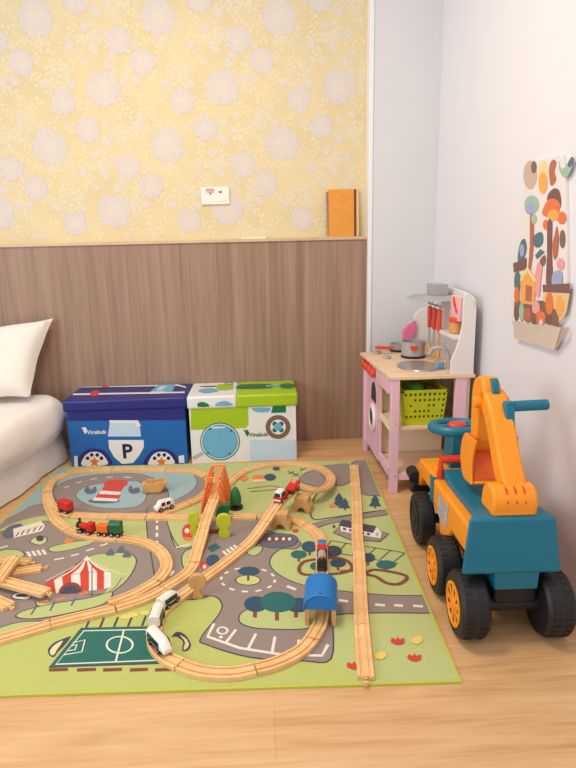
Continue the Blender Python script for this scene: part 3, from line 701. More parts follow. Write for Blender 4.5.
# pot and pan
def vessel(name, label, px, py, r, h, heart):
    p = at(px, py, KZ); t = thing(name, label, 'toy cookware', (p.x, p.y, KZ))
    MB().lathe([(r * .96, 0), (r, .004), (r, .011), (r * .95, .011)], (p.x, p.y, KZ), (0, 0, 1), 0, 28).build('foot', kc['black'], t)
    MB().lathe([(r * .3, .010), (r * .95, .0112), (r * .97, h), (r * 1.0, h + .002), (r * .90, h + .002), (r * .88, .018), (r * .2, .018)], (p.x, p.y, KZ), (0, 0, 1), 0, 32).build('body', kc['grey'], t)
    return t, p
pot, p = vessel('toy_saucepan', 'grey toy saucepan with orange heart on the kitchen worktop', 413, 357, .056, .075, True)
mb = MB(); c_ = Vector((p.x - .012, p.y - .0575, KZ + .05))
mb.prism(cat_rom([(c_.x, c_.z - .014), (c_.x + .017, c_.z + .004), (c_.x + .010, c_.z + .013), (c_.x, c_.z + .006), (c_.x - .010, c_.z + .013), (c_.x - .017, c_.z + .004)], 3), 'y', c_.y + .004, c_.y - .002)
mb.build('heart', kc['red'], pot)
pan, p = vessel('toy_frying_pan', 'grey toy frying pan with long red handle beside the saucepan', 399, 351, .046, .036, False)
a_, b_ = at(393, 346.5, KZ + .036), at(373.5, 345.5, KZ + .036)
MB().hexa([(a_.x, a_.y - .010, KZ + .022), (a_.x, a_.y + .010, KZ + .022), (b_.x, a_.y + .011, KZ + .026), (b_.x, a_.y - .011, KZ + .026)], [(a_.x, a_.y - .010, KZ + .036), (a_.x, a_.y + .010, KZ + .036), (b_.x, a_.y + .011, KZ + .042), (b_.x, a_.y - .011, KZ + .042)]).build('handle', kc['red'], pan, bevel=.004)
# hanging utensils
for i, (v_, lab, tip) in enumerate(((2.42, 'red handled toy ladle hanging nearest the clock cabinet', 'ladle'), (2.49, 'red handled toy spatula hanging in the middle of the rail', 'spatula'), (2.56, 'red handled toy spoon hanging nearest the pink mitt', 'spoon'))):
    U0_ = .756
    t = thing('toy_utensil', lab, 'toy utensil', (U0_, v_, .53), group='utensils hanging under the range hood')
    MB().hexa([(U0_ - .007, v_ - .014, .640), (U0_ + .007, v_ - .014, .640), (U0_ + .007, v_ + .014, .640), (U0_ - .007, v_ + .014, .640)], [(U0_ - .007, v_ - .017, .735), (U0_ + .007, v_ - .017, .735), (U0_ + .007, v_ + .017, .735), (U0_ - .007, v_ + .017, .735)]).build('handle', kc['red'], t, bevel=.004)
    MB().tube([(U0_, v_, .645), (U0_, v_, .56)], .0045, 0, 8, 1).build('shaft', kc['grey'] if i else kc['tan'], t)
    mb = MB()
    if tip == 'spatula': mb.box(U0_ - .003, U0_ + .003, v_ - .018, v_ + .018, .52, .575)
    else: mb.ball((U0_, v_, .545), .008, .018, .026)
    mb.build('head', kc['tan'], t)
    MB().tube([(U0_, v_, .733), (U0_ + .004, v_, .747), (U0_ + .012, v_, .752), (U0_ + .017, v_, .748)], .002, 0, 6, 3).build('hook', kc['grey'], t)
# jar on the shelf
t = thing('toy_jar', 'toy jar with red lid on the white kitchen shelf', 'toy jar', (.79, 2.30, .65))
MB().lathe([(.022, 0), (.026, .003), (.026, .045)], (.788, 2.30, .651), (0, 0, 1), 0, 20).build('body', kc['tan'], t)
MB().lathe([(.029, .045), (.029, .060), (.025, .063)], (.788, 2.30, .651), (0, 0, 1), 0, 20).build('lid', kc['red'], t)
# oven mitt
mt = [(402.5, 340), (403, 331), (406, 326.5), (411, 323), (415, 320.5), (416, 330), (413, 338), (409.5, 341), (405, 342)]
mb = MB().prism(cat_rom([(onv(x, y, 2.72).x, onv(x, y, 2.72).z) for x, y in mt], 3), 'y', 2.716, 2.731)
m_mitt = M('mitt_pink', (232, 120, 160), .8, .12, 160)
o = mb.build('oven_mitt', m_mitt, loc=(.70, 2.72, .6), bevel=.004); tag(o, 'pink toy oven mitt hanging on the edge of the kitchen back', 'oven mitt')
# basket
m_bask = M('basket_lime', (186, 196, 30), .4, .04)
bk = thing('plastic_basket', 'lime green plastic basket with square holes on the kitchen shelf', 'basket', (.64, 2.33, .282))
mb = MB(); BX0, BX1, BY0, BY1, BZ0, BZ1 = .562, .742, 2.235, 2.44, .2835, .425
def lattice_side(mb, A, B, C, D, nx, nz, fill=(.28, .72), skip=()):
    """A,B bottom, D,C top; grid of bars leaving square holes"""
    A, B, C, D = map(Vector, (A, B, C, D)); nrm = (B - A).cross(D - A).normalized() * .003
    def P(s, t): return A.lerp(B, s).lerp(D.lerp(C, s), t)
    def slab(s0, s1, t0, t1):
        q = [P(s0, t0), P(s1, t0), P(s1, t1), P(s0, t1)]
        mb.hexa([x for x in q], [x + nrm for x in q])
    for i in range(nx):
        for j in range(nz):
            s0, s1, t0, t1 = i / nx, (i + 1) / nx, j / nz, (j + 1) / nz
            if (i, j) in skip or j == 0: slab(s0, s1, t0, t1); continue
            a, b = s0 + (s1 - s0) * fill[0], s0 + (s1 - s0) * fill[1]; c, d_ = t0 + (t1 - t0) * fill[0], t0 + (t1 - t0) * fill[1]
            slab(s0, a, t0, t1); slab(b, s1, t0, t1); slab(a, b, t0, c); slab(a, b, d_, t1)
iw = .012
cs = [(BX0 + iw, BY0 + iw), (BX1 - iw, BY0 + iw), (BX1 - iw, BY1 - iw), (BX0 + iw, BY1 - iw)]; ct = [(BX0, BY0), (BX1, BY0), (BX1, BY1), (BX0, BY1)]
sk = {(0, 2), (1, 2), (0, 3), (1, 4), (2, 3), (3, 3), (4, 3), (0, 4), (6, 2), (7, 2), (7, 3)}
for i in range(4):
    j = (i + 1) % 4
    lattice_side(mb, cs[i] + (BZ0,), cs[j] + (BZ0,), ct[j] + (BZ1,), ct[i] + (BZ1,), 9, 6, skip=sk)
mb.box(BX0 + iw, BX1 - iw, BY0 + iw, BY1 - iw, BZ0, BZ0 + .004)
bb = mb.build('body', m_bask, bk)
mb = MB()
for i in range(4):
    j = (i + 1) % 4; a, b = ct[i], ct[j]
    x0, x1 = min(a[0], b[0]) - .006, max(a[0], b[0]) + .006; y0, y1 = min(a[1], b[1]) - .006, max(a[1], b[1]) + .006
    mb.box(x0, x1, y0, y1, BZ1 - .004, BZ1 + .008)
mb.build('rim', m_bask, bk, bevel=.002)
for i, (x, y, z, r_, c, lab) in enumerate(((.63, 2.31, .418, .035, (70, 150, 50), 'green rounded toy food piece heaped in the lime basket'), (.70, 2.34, .405, .03, (120, 76, 60), 'brown toy food piece lying in the lime basket'), (.64, 2.39, .40, .036, (150, 170, 40), 'olive toy food piece at the back of the lime basket'))):
    mb = MB().ball((x, y, z), r_ * 1.1, r_, r_ * .9, 0, 14); o = mb.build('toy_food', M('food_%s' % 'abc'[i], c, .5, .08, 40), loc=(x, y, z)); tag(o, lab, 'toy food', 'toy food in the basket')

# ================================================================== WALL HANGING
hc = [M('felt_%d' % i, tuple(v * .88 + 27 for v in c), .85, .04, 120) for i, c in enumerate(((228, 220, 218), (196, 168, 150), (176, 92, 64), (224, 108, 50), (236, 160, 72), (150, 182, 160), (70, 104, 112), (112, 72, 66), (230, 150, 150), (226, 186, 132), (150, 160, 200), (236, 206, 150), (120, 84, 62), (222, 208, 196)))]
hg = thing('wall_organiser', 'forest picture wall organiser with a cream pocket along its bottom', 'wall hanging', (WALL_U, 1.8, .95))
def wfn(x, y, d):
    p = onu(x, y, WALL_U - .010 - d); return (p.x, p.y, p.z)
pl_ = [(531, 166), (540, 160), (552, 157), (566, 154.5), (568.5, 172), (570, 230), (570.5, 290), (565, 322), (556, 333), (513, 320), (514, 282), (520, 235), (527, 190)]
mb = MB(); q = [onu(x, y, WALL_U) for x, y in pl_]
mb.prism([(p.y, p.z) for p in q], 'x', WALL_U, WALL_U - .010, 0)
mb.build('panel', hc[0], hg, bevel=.001)
mb = MB(); d = Decal(mb, wfn)
def Z(*pts): return [(500 + x / 3.487, 140 + y / 3.487) for x, y in pts]
def hp(pts, c, s_=3): d.poly(Z(*pts), c, s_)
def he(cx, cy, rx, ry, c): d.ell(500 + cx / 3.487, 140 + cy / 3.487, rx / 3.487, ry / 3.487, c, 18)
he(105, 122, 24, 50, 1); he(118, 95, 10, 22, 12); he(150, 120, 18, 48, 11); he(150, 150, 16, 38, 4)
hp([(172, 90), (185, 68), (197, 80), (190, 110), (196, 140), (178, 160), (172, 130)], 2); hp([(205, 70), (212, 100), (228, 92), (250, 60), (258, 70), (240, 120), (222, 130), (208, 110)], 5); hp([(235, 85), (250, 58), (259, 72), (246, 95)], 6)
he(110, 225, 25, 32, 5); he(105, 240, 18, 20, 10); hp([(104, 265), (116, 265), (118, 360), (108, 450), (98, 450), (104, 360)], 2, 2); he(118, 275, 9, 18, 5)
hp([(165, 195), (185, 170), (205, 175), (213, 215), (205, 240), (170, 225)], 7); hp([(148, 245), (165, 212), (190, 205), (210, 225), (200, 260), (175, 270), (150, 262)], 3); he(215, 272, 16, 22, 3); he(160, 295, 11, 18, 3); he(185, 262, 20, 20, 4)
hp([(165, 285), (182, 285), (180, 380), (184, 470), (180, 500), (160, 500), (164, 400)], 7, 2)
hp([(118, 335), (140, 320), (150, 335), (146, 365), (126, 375), (114, 355)], 6); hp([(190, 330), (198, 300), (204, 340), (200, 400), (188, 415), (182, 370)], 2); he(217, 345, 10, 32, 12)
hp([(62, 400), (72, 355), (86, 345), (92, 380), (80, 420), (64, 430)], 6); he(76, 385, 8, 22, 10); hp([(45, 430), (60, 425), (92, 410), (92, 450), (48, 462)], 7, 0)
he(210, 432, 14, 20, 8); hp([(180, 480), (190, 458), (215, 460), (214, 510), (185, 515)], 10); hp([(120, 490), (130, 430), (148, 430), (142, 490), (138, 545), (124, 540)], 8, 2); hp([(140, 380), (155, 390), (128, 415), (122, 402)], 6, 0); hp([(138, 420), (156, 400), (158, 425), (148, 440)], 12, 2)
d.poly(Z((148, 505), (243, 500), (243, 535), (150, 530)), 7); d.poly(Z((150, 530), (243, 535), (232, 600), (205, 640), (150, 610)), 9); d.poly(Z((50, 560), (150, 560), (205, 600), (205, 652), (48, 605)), 12)
d.poly(Z((72, 570), (70, 480), (95, 440), (124, 480), (120, 575)), 4); d.poly(Z((88, 560), (90, 505), (112, 510), (110, 565)), 2); d.poly(Z((66, 490), (95, 440), (128, 490), (118, 495), (95, 458), (74, 492)), 11)
he(60, 495, 11, 38, 6); he(58, 540, 9, 28, 3); he(75, 600, 9, 32, 5); he(56, 605, 8, 26, 7); he(172, 570, 14, 40, 3); he(208, 580, 14, 36, 4); he(125, 585, 14, 25, 8); he(140, 620, 20, 24, 3); he(118, 625, 10, 22, 12); he(168, 625, 12, 18, 7); he(95, 610, 14, 26, 2); hp([(138, 630), (146, 625), (150, 645), (136, 645)], 13, 2)
mb.build('forest_picture', hc, hg, fix=False)
a_ = [onu(x, y, WALL_U - .010) for x, y in ((513, 321), (558, 331), (552, 350), (514.5, 338))]
cx_ = [p + Vector((-.03, 0, 0)) for p in (a_[0], a_[1])]; cx_ += [p + Vector((-.012, 0, 0)) for p in (a_[2], a_[3])]
mb = MB(); 
fr = [onu(x, y, WALL_U - .034) for x, y in ((512.8, 322), (561, 327.5))] + [onu(x, y, WALL_U - .014) for x, y in ((554.5, 350.5), (514.5, 338.5))]
bkk = [Vector((WALL_U - .010, p.y, p.z)) for p in fr]
t3 = [p + Vector((.003, 0, 0)) for p in fr]
mb.hexa(fr, t3); mb.hexa([fr[1], bkk[1], bkk[2], fr[2]], [p + Vector((0, .003, 0)) for p in (fr[1], bkk[1], bkk[2], fr[2])]); mb.hexa([fr[0], bkk[0], bkk[3], fr[3]], [p - Vector((0, .003, 0)) for p in (fr[0], bkk[0], bkk[3], fr[3])])
mb.hexa([fr[3], fr[2], bkk[2], bkk[3]], [p + Vector((0, 0, .003)) for p in (fr[3], fr[2], bkk[2], bkk[3])])
mb.build('pocket', M('pocket_cream', (224, 208, 194), .8, .02), hg)

# ================================================================== LEDGE AND WALL ITEMS
p = onv(215.5, 196, WALL_V)
s = thing('wall_switch', 'white switch plate with small red marks on the yellow wallpaper', 'wall switch', (p.x, WALL_V, p.z))
MB().box(p.x - .069, p.x + .069, WALL_V - .011, WALL_V - .0015, p.z - .041, p.z + .041).build('plate', M('switch_white', (242, 236, 226), .35, .01), s, bevel=.004)
yy = WALL_V - .0115
for a0, a1, c0, c1, mm in ((-.045, -.005, .022, .034, ('mark_pink', (222, 150, 160))), (.018, .032, .012, .022, ('mark_red', (204, 78, 70))), (-.028, -.018, .006, .013, ('mark_red', (204, 78, 70))), (-.04, -.005, .016, .019, ('mark_red', (204, 78, 70)))):
    MB().box(p.x + a0, p.x + a1, yy - .001, yy + .001, p.z + c0, p.z + c1).build('mark', M(mm[0], mm[1], .5), s)
MB().box(p.x + .006, p.x + .05, yy - .002, yy + .001, p.z - .026, p.z + .006).build('button', M('switch_white', (0, 0, 0)), s, bevel=.001)
# notebook
nb = thing('spiral_notebook', 'orange spiral notebook standing upright on the panel ledge', 'notebook', (.41, 2.945, LEDGE_Z))
x0, x1 = onv(326, 210, 2.945).x, onv(359, 210, 2.945).x; z1 = onv(340, 189.5, 2.945).z
m_cov = M('notebook_cover', (226, 150, 56), .55, .06, 40); m_pg = M('notebook_pages', (232, 208, 150), .8, .03)
def leanbox(mb, xa, xb, ya, yb, za, zb): mb.hexa([(xa, ya, za), (xb, ya, za), (xb, yb, za), (xa, yb, za)], [(xa, ya + .014, zb), (xb, ya + .014, zb), (xb, yb + .014, zb), (xa, yb + .014, zb)])
mb = MB(); leanbox(mb, x0 + .012, x1 - .012, 2.927, 2.930, LEDGE_Z, z1); mb.build('front_cover', m_cov, nb)
mb = MB(); leanbox(mb, x0 + .014, x1 - .003, 2.930, 2.944, LEDGE_Z + .003, z1 - .003); mb.build('pages', m_pg, nb)
mb = MB(); leanbox(mb, x0 + .012, x1 - .001, 2.944, 2.947, LEDGE_Z, z1); mb.build('back_cover', M('notebook_back', (226, 196, 130), .55), nb)
mb = MB(); leanbox(mb, x1 - .026, x1 - .017, 2.9255, 2.927, LEDGE_Z, z1); mb.build('elastic_band', M('elastic_maroon', (96, 38, 40), .6), nb)
mb = MB()
zc = LEDGE_Z + .012; kk = 0
while zc < z1 - .008:
    f_ = (zc - LEDGE_Z) / (z1 - LEDGE_Z) * .014
    mb.tube([(x0 + .009 + .009 * math.cos(a * math.pi / 4), 2.937 + f_ + .012 * math.sin(a * math.pi / 4), zc) for a in range(8)], .0013, 0, 5, 1, True); zc += .0095
mb.build('spiral_binding', M('binding_wire', (170, 92, 50), .4, metal=.3), nb)
p0, p1 = onv(241, 235.5, 2.94), onv(266, 235.5, 2.94)
o = MB().box(p0.x, p1.x, 2.93, 2.96, LEDGE_Z, LEDGE_Z + .008).build('paper_card', M('card_white', (240, 232, 214), .6, .01), loc=((p0.x + p1.x) / 2, 2.945, LEDGE_Z)); tag(o, 'small white card lying flat on the panel ledge', 'card')

# ================================================================== TOY DIGGER
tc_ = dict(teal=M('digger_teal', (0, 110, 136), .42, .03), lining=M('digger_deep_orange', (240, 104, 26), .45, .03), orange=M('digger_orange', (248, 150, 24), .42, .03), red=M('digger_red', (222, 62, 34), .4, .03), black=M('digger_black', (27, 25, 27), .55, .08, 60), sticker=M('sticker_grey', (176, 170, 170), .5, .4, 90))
dg = thing('toy_digger', 'orange and teal ride-on toy digger on black wheels by the wall', 'ride-on toy', (.630, 1.312, 0), R(-2.0), local=True)
def part(name, mb, c, bevel=0.0, parent=dg, seg=2): return mb.build(name, tc_[c], parent, bevel=bevel, seg=seg)
def wheel(x, y, rw, side, w2, hubc='orange'):
    m = MB()
    prof = [(rw * .70, -w2), (rw * .90, -w2), (rw * .985, -w2 * .78), (rw, -w2 * .5), (rw, w2 * .5), (rw * .985, w2 * .78), (rw * .90, w2), (rw * .70, w2)]
    m.lathe(prof, (x, y, rw), (1, 0, 0), 0, 48, cap=True)
    for kk in range(28):                       # tread lugs
        a = 2 * math.pi * kk / 28
        for xs in (-w2 * .66, w2 * .22):
            c0 = Vector((x + xs, y + math.cos(a) * rw * .997, rw + math.sin(a) * rw * .997)); t_ = Vector((0, -math.sin(a), math.cos(a))) * .0045; nn = Vector((0, math.cos(a), math.sin(a))) * .0016; e_ = Vector((w2 * .45, 0, 0))
            q = [c0 - t_, c0 + t_, c0 + e_ + t_, c0 + e_ - t_]; m.hexa([v_ - nn * 2 for v_ in q], [v_ + nn for v_ in q])
    wo = part('wheel', m, 'black')
    xo = x + side * w2
    h = MB().lathe([(rw * .66, -.006), (rw * .68, .003), (rw * .60, .004), (rw * .55, -.006), (rw * .22, -.006), (rw * .20, .004), (.001, .005)], (xo, y, rw), (side, 0, 0), 0, 36, cap=True)
    for kk in range(9):
        a = 2 * math.pi * kk / 9; u_ = Vector((0, math.cos(a), math.sin(a))); w_ = Vector((0, -math.sin(a), math.cos(a)))
        c0 = Vector((xo - side * .006, y, rw)); q = [c0 + u_ * rw * .2 - w_ * .006, c0 + u_ * rw * .2 + w_ * .006, c0 + u_ * rw * .6 + w_ * .009, c0 + u_ * rw * .6 - w_ * .009]
        h.hexa(q, [v_ + Vector((side * .007, 0, 0)) for v_ in q])
    part('hub', h, hubc, parent=wo)
for sd in (-1, 1):
    wheel(sd * .107 - .009, .0, .086, sd, .036); wheel(sd * .114 - .009, .195, .083, sd, .034); wheel(sd * .108 - .008, .492, .088, sd, .026, 'black')
part('axle', MB().cyl((-.08, 0, .086), (.08, 0, .086), .020), 'black'); part('axle', MB().cyl((-.08, .195, .083), (.08, .195, .083), .016), 'black'); part('axle', MB().cyl((-.07, .492, .083), (.07, .492, .083), .016), 'black')
part('chassis', MB().box(-.055, .055, -.02, .60, .095, .165), 'black', .006)
# counterweight
m = MB().hexa([(-.152, -.046, .194), (.103, -.046, .194), (.088, .06, .194), (-.100, .06, .194)], [(-.134, -.026, .340), (.088, -.026, .340), (.076, .05, .336), (-.086, .05, .336)])
part('counterweight', m, 'teal', .010, seg=3)
part('tow_block', MB().hexa([(-.063, -.040, .148), (.047, -.040, .148), (.047, .05, .148), (-.063, .05, .148)], [(-.064, -.042, .20), (.048, -.042, .20), (.048, .05, .20), (-.064, .05, .20)]), 'teal', .003)
# body
side = [(.06, .190), (.20, .185), (.225, .150), (.32, .115), (.335, .175), (.42, .185), (.44, .210), (.555, .205), (.60, .160), (.660, .150), (.655, .210), (.600, .262), (.43, .275), (.40, .262), (.06, .275)]
part('body', MB().prism(side, 'x', -.104, .098), 'orange', .007)
part('seat', MB().prism(cat_rom([(.065, .262), (.065, .300), (.14, .292), (.25, .285), (.36, .287), (.40, .298), (.41, .262)], 3), 'x', -.074, .074), 'teal', .004)
part('stripe', MB().prism([(.405, .268), (.44, .268), (.435, .185), (.40, .185)], 'x', -.1075, .1015), 'teal')
part('sticker', MB().prism([(.235, .245), (.34, .245), (.345, .175), (.25, .165)], 'x', -.1055, -.1035), 'sticker')
part('dashboard', MB().box(-.085, .085, .425, .52, .262, .285), 'orange', .006)
part('grab_bar', MB().tube([(-.080, .415, .265), (-.080, .415, .328), (.080, .415, .328), (.080, .415, .265)], .014, 0, 10, 1), 'red')
part('front_bumper', MB().box(-.128, .120, .615, .670, .120, .165), 'black', .01)
part('headlamp', MB().cyl((-.116, .60, .190), (-.116, .665, .190), .022), 'black'); part('headlamp', MB().cyl((.104, .58, .195), (.104, .645, .195), .020), 'black')
part('steering_column', MB().hexa([(-.045, .44, .27), (.035, .44, .27), (.035, .54, .27), (-.045, .54, .27)], [(-.034, .462, .392), (.026, .462, .392), (.026, .53, .392), (-.034, .53, .392)]), 'teal', .006)
SC_ = Vector((-.012, .495, .410)); tl_ = Matrix.Rotation(R(-4), 3, 'X')
sw = part('steering_wheel', MB().tube([SC_ + tl_ @ Vector((.078 * math.cos(a * math.pi / 8), .070 * math.sin(a * math.pi / 8), 0)) for a in range(16)], .016, 0, 10, 2, True), 'teal')
for a in (0, 180, 270): part('spoke', MB().tube([SC_, SC_ + tl_ @ Vector((.075 * math.cos(R(a)), .066 * math.sin(R(a)), 0))], .012, 0, 8, 1), 'teal', parent=sw)
part('horn', MB().ball(SC_ + Vector((0, -.008, .010)), .032, .026, .013), 'red', parent=sw)
# arm
m = MB().prism(cat_rom([(-.014, .335), (-.018, .372), (.0, .402), (.035, .408), (.065, .385), (.072, .335)], 4, False), 'x', -.070, .042)
ab = part('arm_bracket', m, 'orange', .008, seg=3)
for xx in (-.034, -.012, .010): part('bracket_slot', MB().prism([(-.0195, .372), (-.003, .404), (.030, .4105), (.030, .398), (.0, .392)], 'x', xx - .0022, xx + .0022), 'red', parent=ab)
boom = [(.005, .385), (.062, .385), (.110, .43), (.150, .49), (.185, .530), (.215, .555), (.235, .585), (.225, .605), (.195, .605), (.150, .570), (.105, .52), (.06, .458)]
part('boom', MB().prism(cat_rom(boom, 2), 'x', -.034, .028), 'orange', .008)
part('stick', MB().prism(cat_rom([(.205, .565), (.195, .605), (.215, .632), (.25, .638), (.285, .615), (.295, .565), (.290, .48), (.280, .42), (.255, .415), (.240, .46), (.235, .53)], 3), 'x', -.034, .016), 'orange', .006)
part('pivot_pin', MB().cyl((-.052, .220, .570), (.044, .220, .570), .016, m=0, n=20), 'orange', .002)
part('pivot_cap', MB().prism(cat_rom([(.188, .608), (.19, .580), (.206, .568), (.222, .580), (.228, .615), (.218, .638), (.20, .635)], 3), 'x', -.012, .008), 'teal', .003)
# bucket: curved shell and two cheeks, open towards the seat back
bp_ = cat_rom([(.20, .462), (.222, .41), (.228, .360), (.218, .325), (.245, .318), (.30, .318), (.332, .365), (.325, .425), (.30, .455)], 3, False)
inn = [(p[0] * .86 + .27 * .14, p[1] * .86 + .385 * .14) for p in bp_]
part('bucket', MB().prism(bp_[9:] + inn[9:][::-1], 'x', -.042, .042), 'orange', .003)
for x0_, x1_ in ((-.046, -.040), (.040, .046)): part('bucket_cheek', MB().prism(bp_, 'x', x0_, x1_), 'orange', .002)
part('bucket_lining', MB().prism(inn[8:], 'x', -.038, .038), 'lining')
part('bucket_link', MB().box(-.024, .020, .255, .305, .42, .47), 'orange', .004)
part('handle', MB().tube([(.010, .150, .575), (.124, .150, .578)], .0145, 0, 14, 1), 'teal', .003)
part('handle_bracket', MB().prism([(.118, .515), (.135, .508), (.160, .560), (.158, .590), (.136, .592), (.128, .55)], 'x', .004, .030), 'teal', .004)
part('handle_collar', MB().box(.004, .030, .098, .13, .490, .508), 'red', .003)

# ================================================================== WOODEN TRACK
m_track = wood_mat('beech_track', ((224, 172, 112), (236, 190, 130), (243, 203, 148)), (14, 14, 60), .5)
m_block = wood_mat('beech_block', ((196, 142, 84), (212, 160, 102), (222, 174, 116)), (10, 60, 10), .5)
TB = RUG_T + .0005; TH = .012
PROF = [(-.020, 0), (-.020, .0105), (-.0188, .012), (-.0132, .012), (-.0132, .0085), (-.0072, .0085), (-.0072, .012), (.0072, .012), (.0072, .0085), (.0132, .0085), (.0132, .012), (.0188, .012), (.020, .0105), (.020, 0)]
def path(pts, n=8):
    w_ = []
    for p in pts:
        h = p[2] if len(p) > 2 else 0.0
        q = at(p[0], p[1], TB + h + TH); w_.append((q.x, q.y, TB + h))
    return [Vector(p) for p in cat_rom(w_, n, False)]
def cutpath(P, n):
    L_ = [0]
    for a, b in zip(P[:-1], P[1:]): L_.append(L_[-1] + (b - a).length)
    T = L_[-1]
    def at_len(s_):
        s_ = min(max(s_, 0), T)
        for i in range(len(P) - 1):
            if L_[i + 1] >= s_: return P[i].lerp(P[i + 1], (s_ - L_[i]) / max(L_[i + 1] - L_[i], 1e-9))
        return P[-1]
    out = []
    for k_ in range(n):
        s0, s1 = T * k_ / n + .0009, T * (k_ + 1) / n - .0009; m_ = max(3, int((s1 - s0) / .014))
        out.append([at_len(s0 + (s1 - s0) * i / m_) for i in range(m_ + 1)])
    return out
def peg(m, p, d):
    d = Vector((d.x, d.y, 0)).normalized(); p = Vector(p)
    sd = Vector((d.y, -d.x, 0)) * .003
    m.hexa([p - sd, p + sd, p + sd + d * .012, p - sd + d * .012], [q + Vector((0, 0, .009)) for q in (p - sd, p + sd, p + sd + d * .012, p - sd + d * .012)])
    m.cyl(p + d * .014, p + d * .014 + Vector((0, 0, .009)), .006, m=0, n=14)
def run(pts, labels, group, name='track_piece', pegs=False):
    for seg_, lab in zip(cutpath(path(pts), len(labels)), labels):
        m = MB().sweep(PROF, seg_)
        if pegs: peg(m, seg_[-1], seg_[-1] - seg_[-2])
        o = m.build(name, m_track, loc=seg_[len(seg_) // 2]); tag(o, lab, 'train track', group)
G = 'wooden toy train track'
run([(47, 491), (49, 484), (55, 478), (66, 473), (82, 470), (112, 468.3)], ['curved wooden track piece beside the bed, behind the red wagon', 'wooden track piece in front of the blue box below its nearer wheel print'], G)
run([(112.5, 468.3), (138, 468), (166, 468.5)], ['straight wooden track piece just in front of the letter P box'], G)
run([(166.5, 468.5), (186, 469.5), (197, 471), (206, 475)], ['wooden track piece ending behind the orange bridge, before the boxes'], G)
# switch by the bed with two branches
A0 = path([(47, 492), (48.5, 504), (56, 519), (68, 528.5)]); B0 = path([(47, 492), (50, 503), (59, 510), (72, 514)])
B0 = [p - Vector((0, 0, .0003)) for p in B0]
sw_ = thing('track_switch', 'forked wooden track switch beside the bed skirt', 'train track', A0[len(A0) // 2], group=G)
MB().sweep(PROF, cutpath(A0, 1)[0]).build('main_rail', m_track, sw_); MB().sweep(PROF, cutpath(B0, 1)[0]).build('branch_rail', m_track, sw_)
run([(68.6, 528.8), (82, 533), (100, 536), (118, 536.8)], ['wooden track piece carrying the small steam train'], G)
run([(118.6, 536.8), (134, 538.3), (150, 543), (161, 551), (166.5, 562), (164, 571), (157, 579.5)], ['curved wooden track piece just past the green wagon', 'curved wooden track piece at the bend past the printed circus tent'], G)
run([(156.5, 580), (138, 590.5), (121, 598), (108, 602)], ['curved wooden track piece below the circus tent meeting the long line'], G)
run([(72.5, 514), (92, 515), (118, 515), (146, 515.6)], ['straight wooden track piece behind the small steam train', 'straight wooden track piece between green wagon and white car'], G)
A1 = path([(146.6, 515.6), (166, 516), (189, 516)]); B1 = path([(146.6, 515.4), (160, 512.5), (174, 507.5), (188, 502)]); B1 = [p - Vector((0, 0, .0003)) for p in B1]
sw_ = thing('track_switch', 'forked wooden track switch below the white toy car', 'train track', A1[len(A1) // 2], group=G)
MB().sweep(PROF, cutpath(A1, 1)[0]).build('main_rail', m_track, sw_); MB().sweep(PROF, cutpath(B1, 1)[0]).build('branch_rail', m_track, sw_)
run([(188.4, 501.8), (200, 497), (214, 490.5), (228, 483.5)], ['wooden track piece passing under the orange bridge'], G)
run([(228.4, 483.2), (236, 475.5), (246, 469.5), (258, 465.8)], ['curved wooden track piece leaving the orange bridge behind the tree'], G)
run([(258.4, 465.6), (270, 463.8), (291, 462.6), (310, 464)], ['wooden track piece below the round emblem of the green box'], G)
run([(310.4, 464, 0), (323, 468.5, .002), (330.5, 476, .012), (329, 484, .026), (320, 488.5, .042), (309, 488, .055), (298, 485.5, .062)], ['curved wooden track piece at the far bend beside the lone straight line', 'climbing curved track piece rising behind the red wagon'], G)
run([(189.6, 516), (210, 515.5), (232, 515.3)], ['straight wooden track piece hidden under the steep ramp'], G)
run([(232.4, 515.3), (246, 515.2), (257, 515.3)], ['straight wooden track piece right behind the long ramp'], G)
run([(257.4, 515.3), (275, 515.3), (293, 518.2), (305, 524)], ['wooden track piece passing between the two arched blocks'], G)
run([(305.4, 524.3), (313, 529), (319, 535.5), (321.5, 546)], ['curved wooden track piece behind the blue steam engine'], G)
run([(321.6, 546.6), (322, 560), (322, 578), (322, 592)], ['straight wooden track piece under the blue steam engine'], G)
run([(322, 592.7), (321.8, 606), (320, 622), (311.6, 637.5)], ['wooden track piece running out of the blue tunnel'], G)
run([(311.2, 638), (302, 648), (288.5, 656), (273, 662.5), (255.5, 667)], ['curved wooden track piece beside the printed car park'], G)
run([(254.8, 667.1), (240, 670.4), (226, 671.6), (210, 671), (196, 668.6), (180, 663)], ['curved wooden track piece nearest the front edge of the rug'], G)
run([(179.4, 662.6), (168, 657), (158, 648), (154, 638), (155, 626)], ['curved wooden track piece under the tail of the white train'], G)
run([(155.1, 625.4), (159, 614), (167, 604.5), (180, 595), (193, 585.5)], ['curved wooden track piece under the nose of the white train'], G)
run([(193.4, 585.2), (207, 574.5), (224, 562), (243, 547)], ['straight wooden track piece behind the round wooden signal'], G)
run([(243.3, 546.6, 0), (250, 540.5, .006), (258, 531, .020), (267, 518, .042), (275, 506, .058), (281, 499, .062)], ['lower half of the long wooden ramp climbing to the white car', 'upper half of the long wooden ramp just below the white car'], G, 'ramp_track')
run([(281.5, 498.4, .062), (290, 491, .063), (297.6, 485.7, .062)], ['level wooden track piece on the arched blocks under the white car'], G)
run([(-28, 645.5), (0, 637.5), (24, 630.5), (50, 622.8)], ['straight wooden track piece running out past the piled track'], G)
run([(50.5, 622.6), (75, 616.5), (99, 610.8), (115, 607)], ['straight wooden track piece above the goal of the printed pitch'], G)
run([(115.6, 606.8), (138, 599.7), (153, 593.5), (163, 587.8)], ['wooden track piece between the pitch and the inner curve'], G)
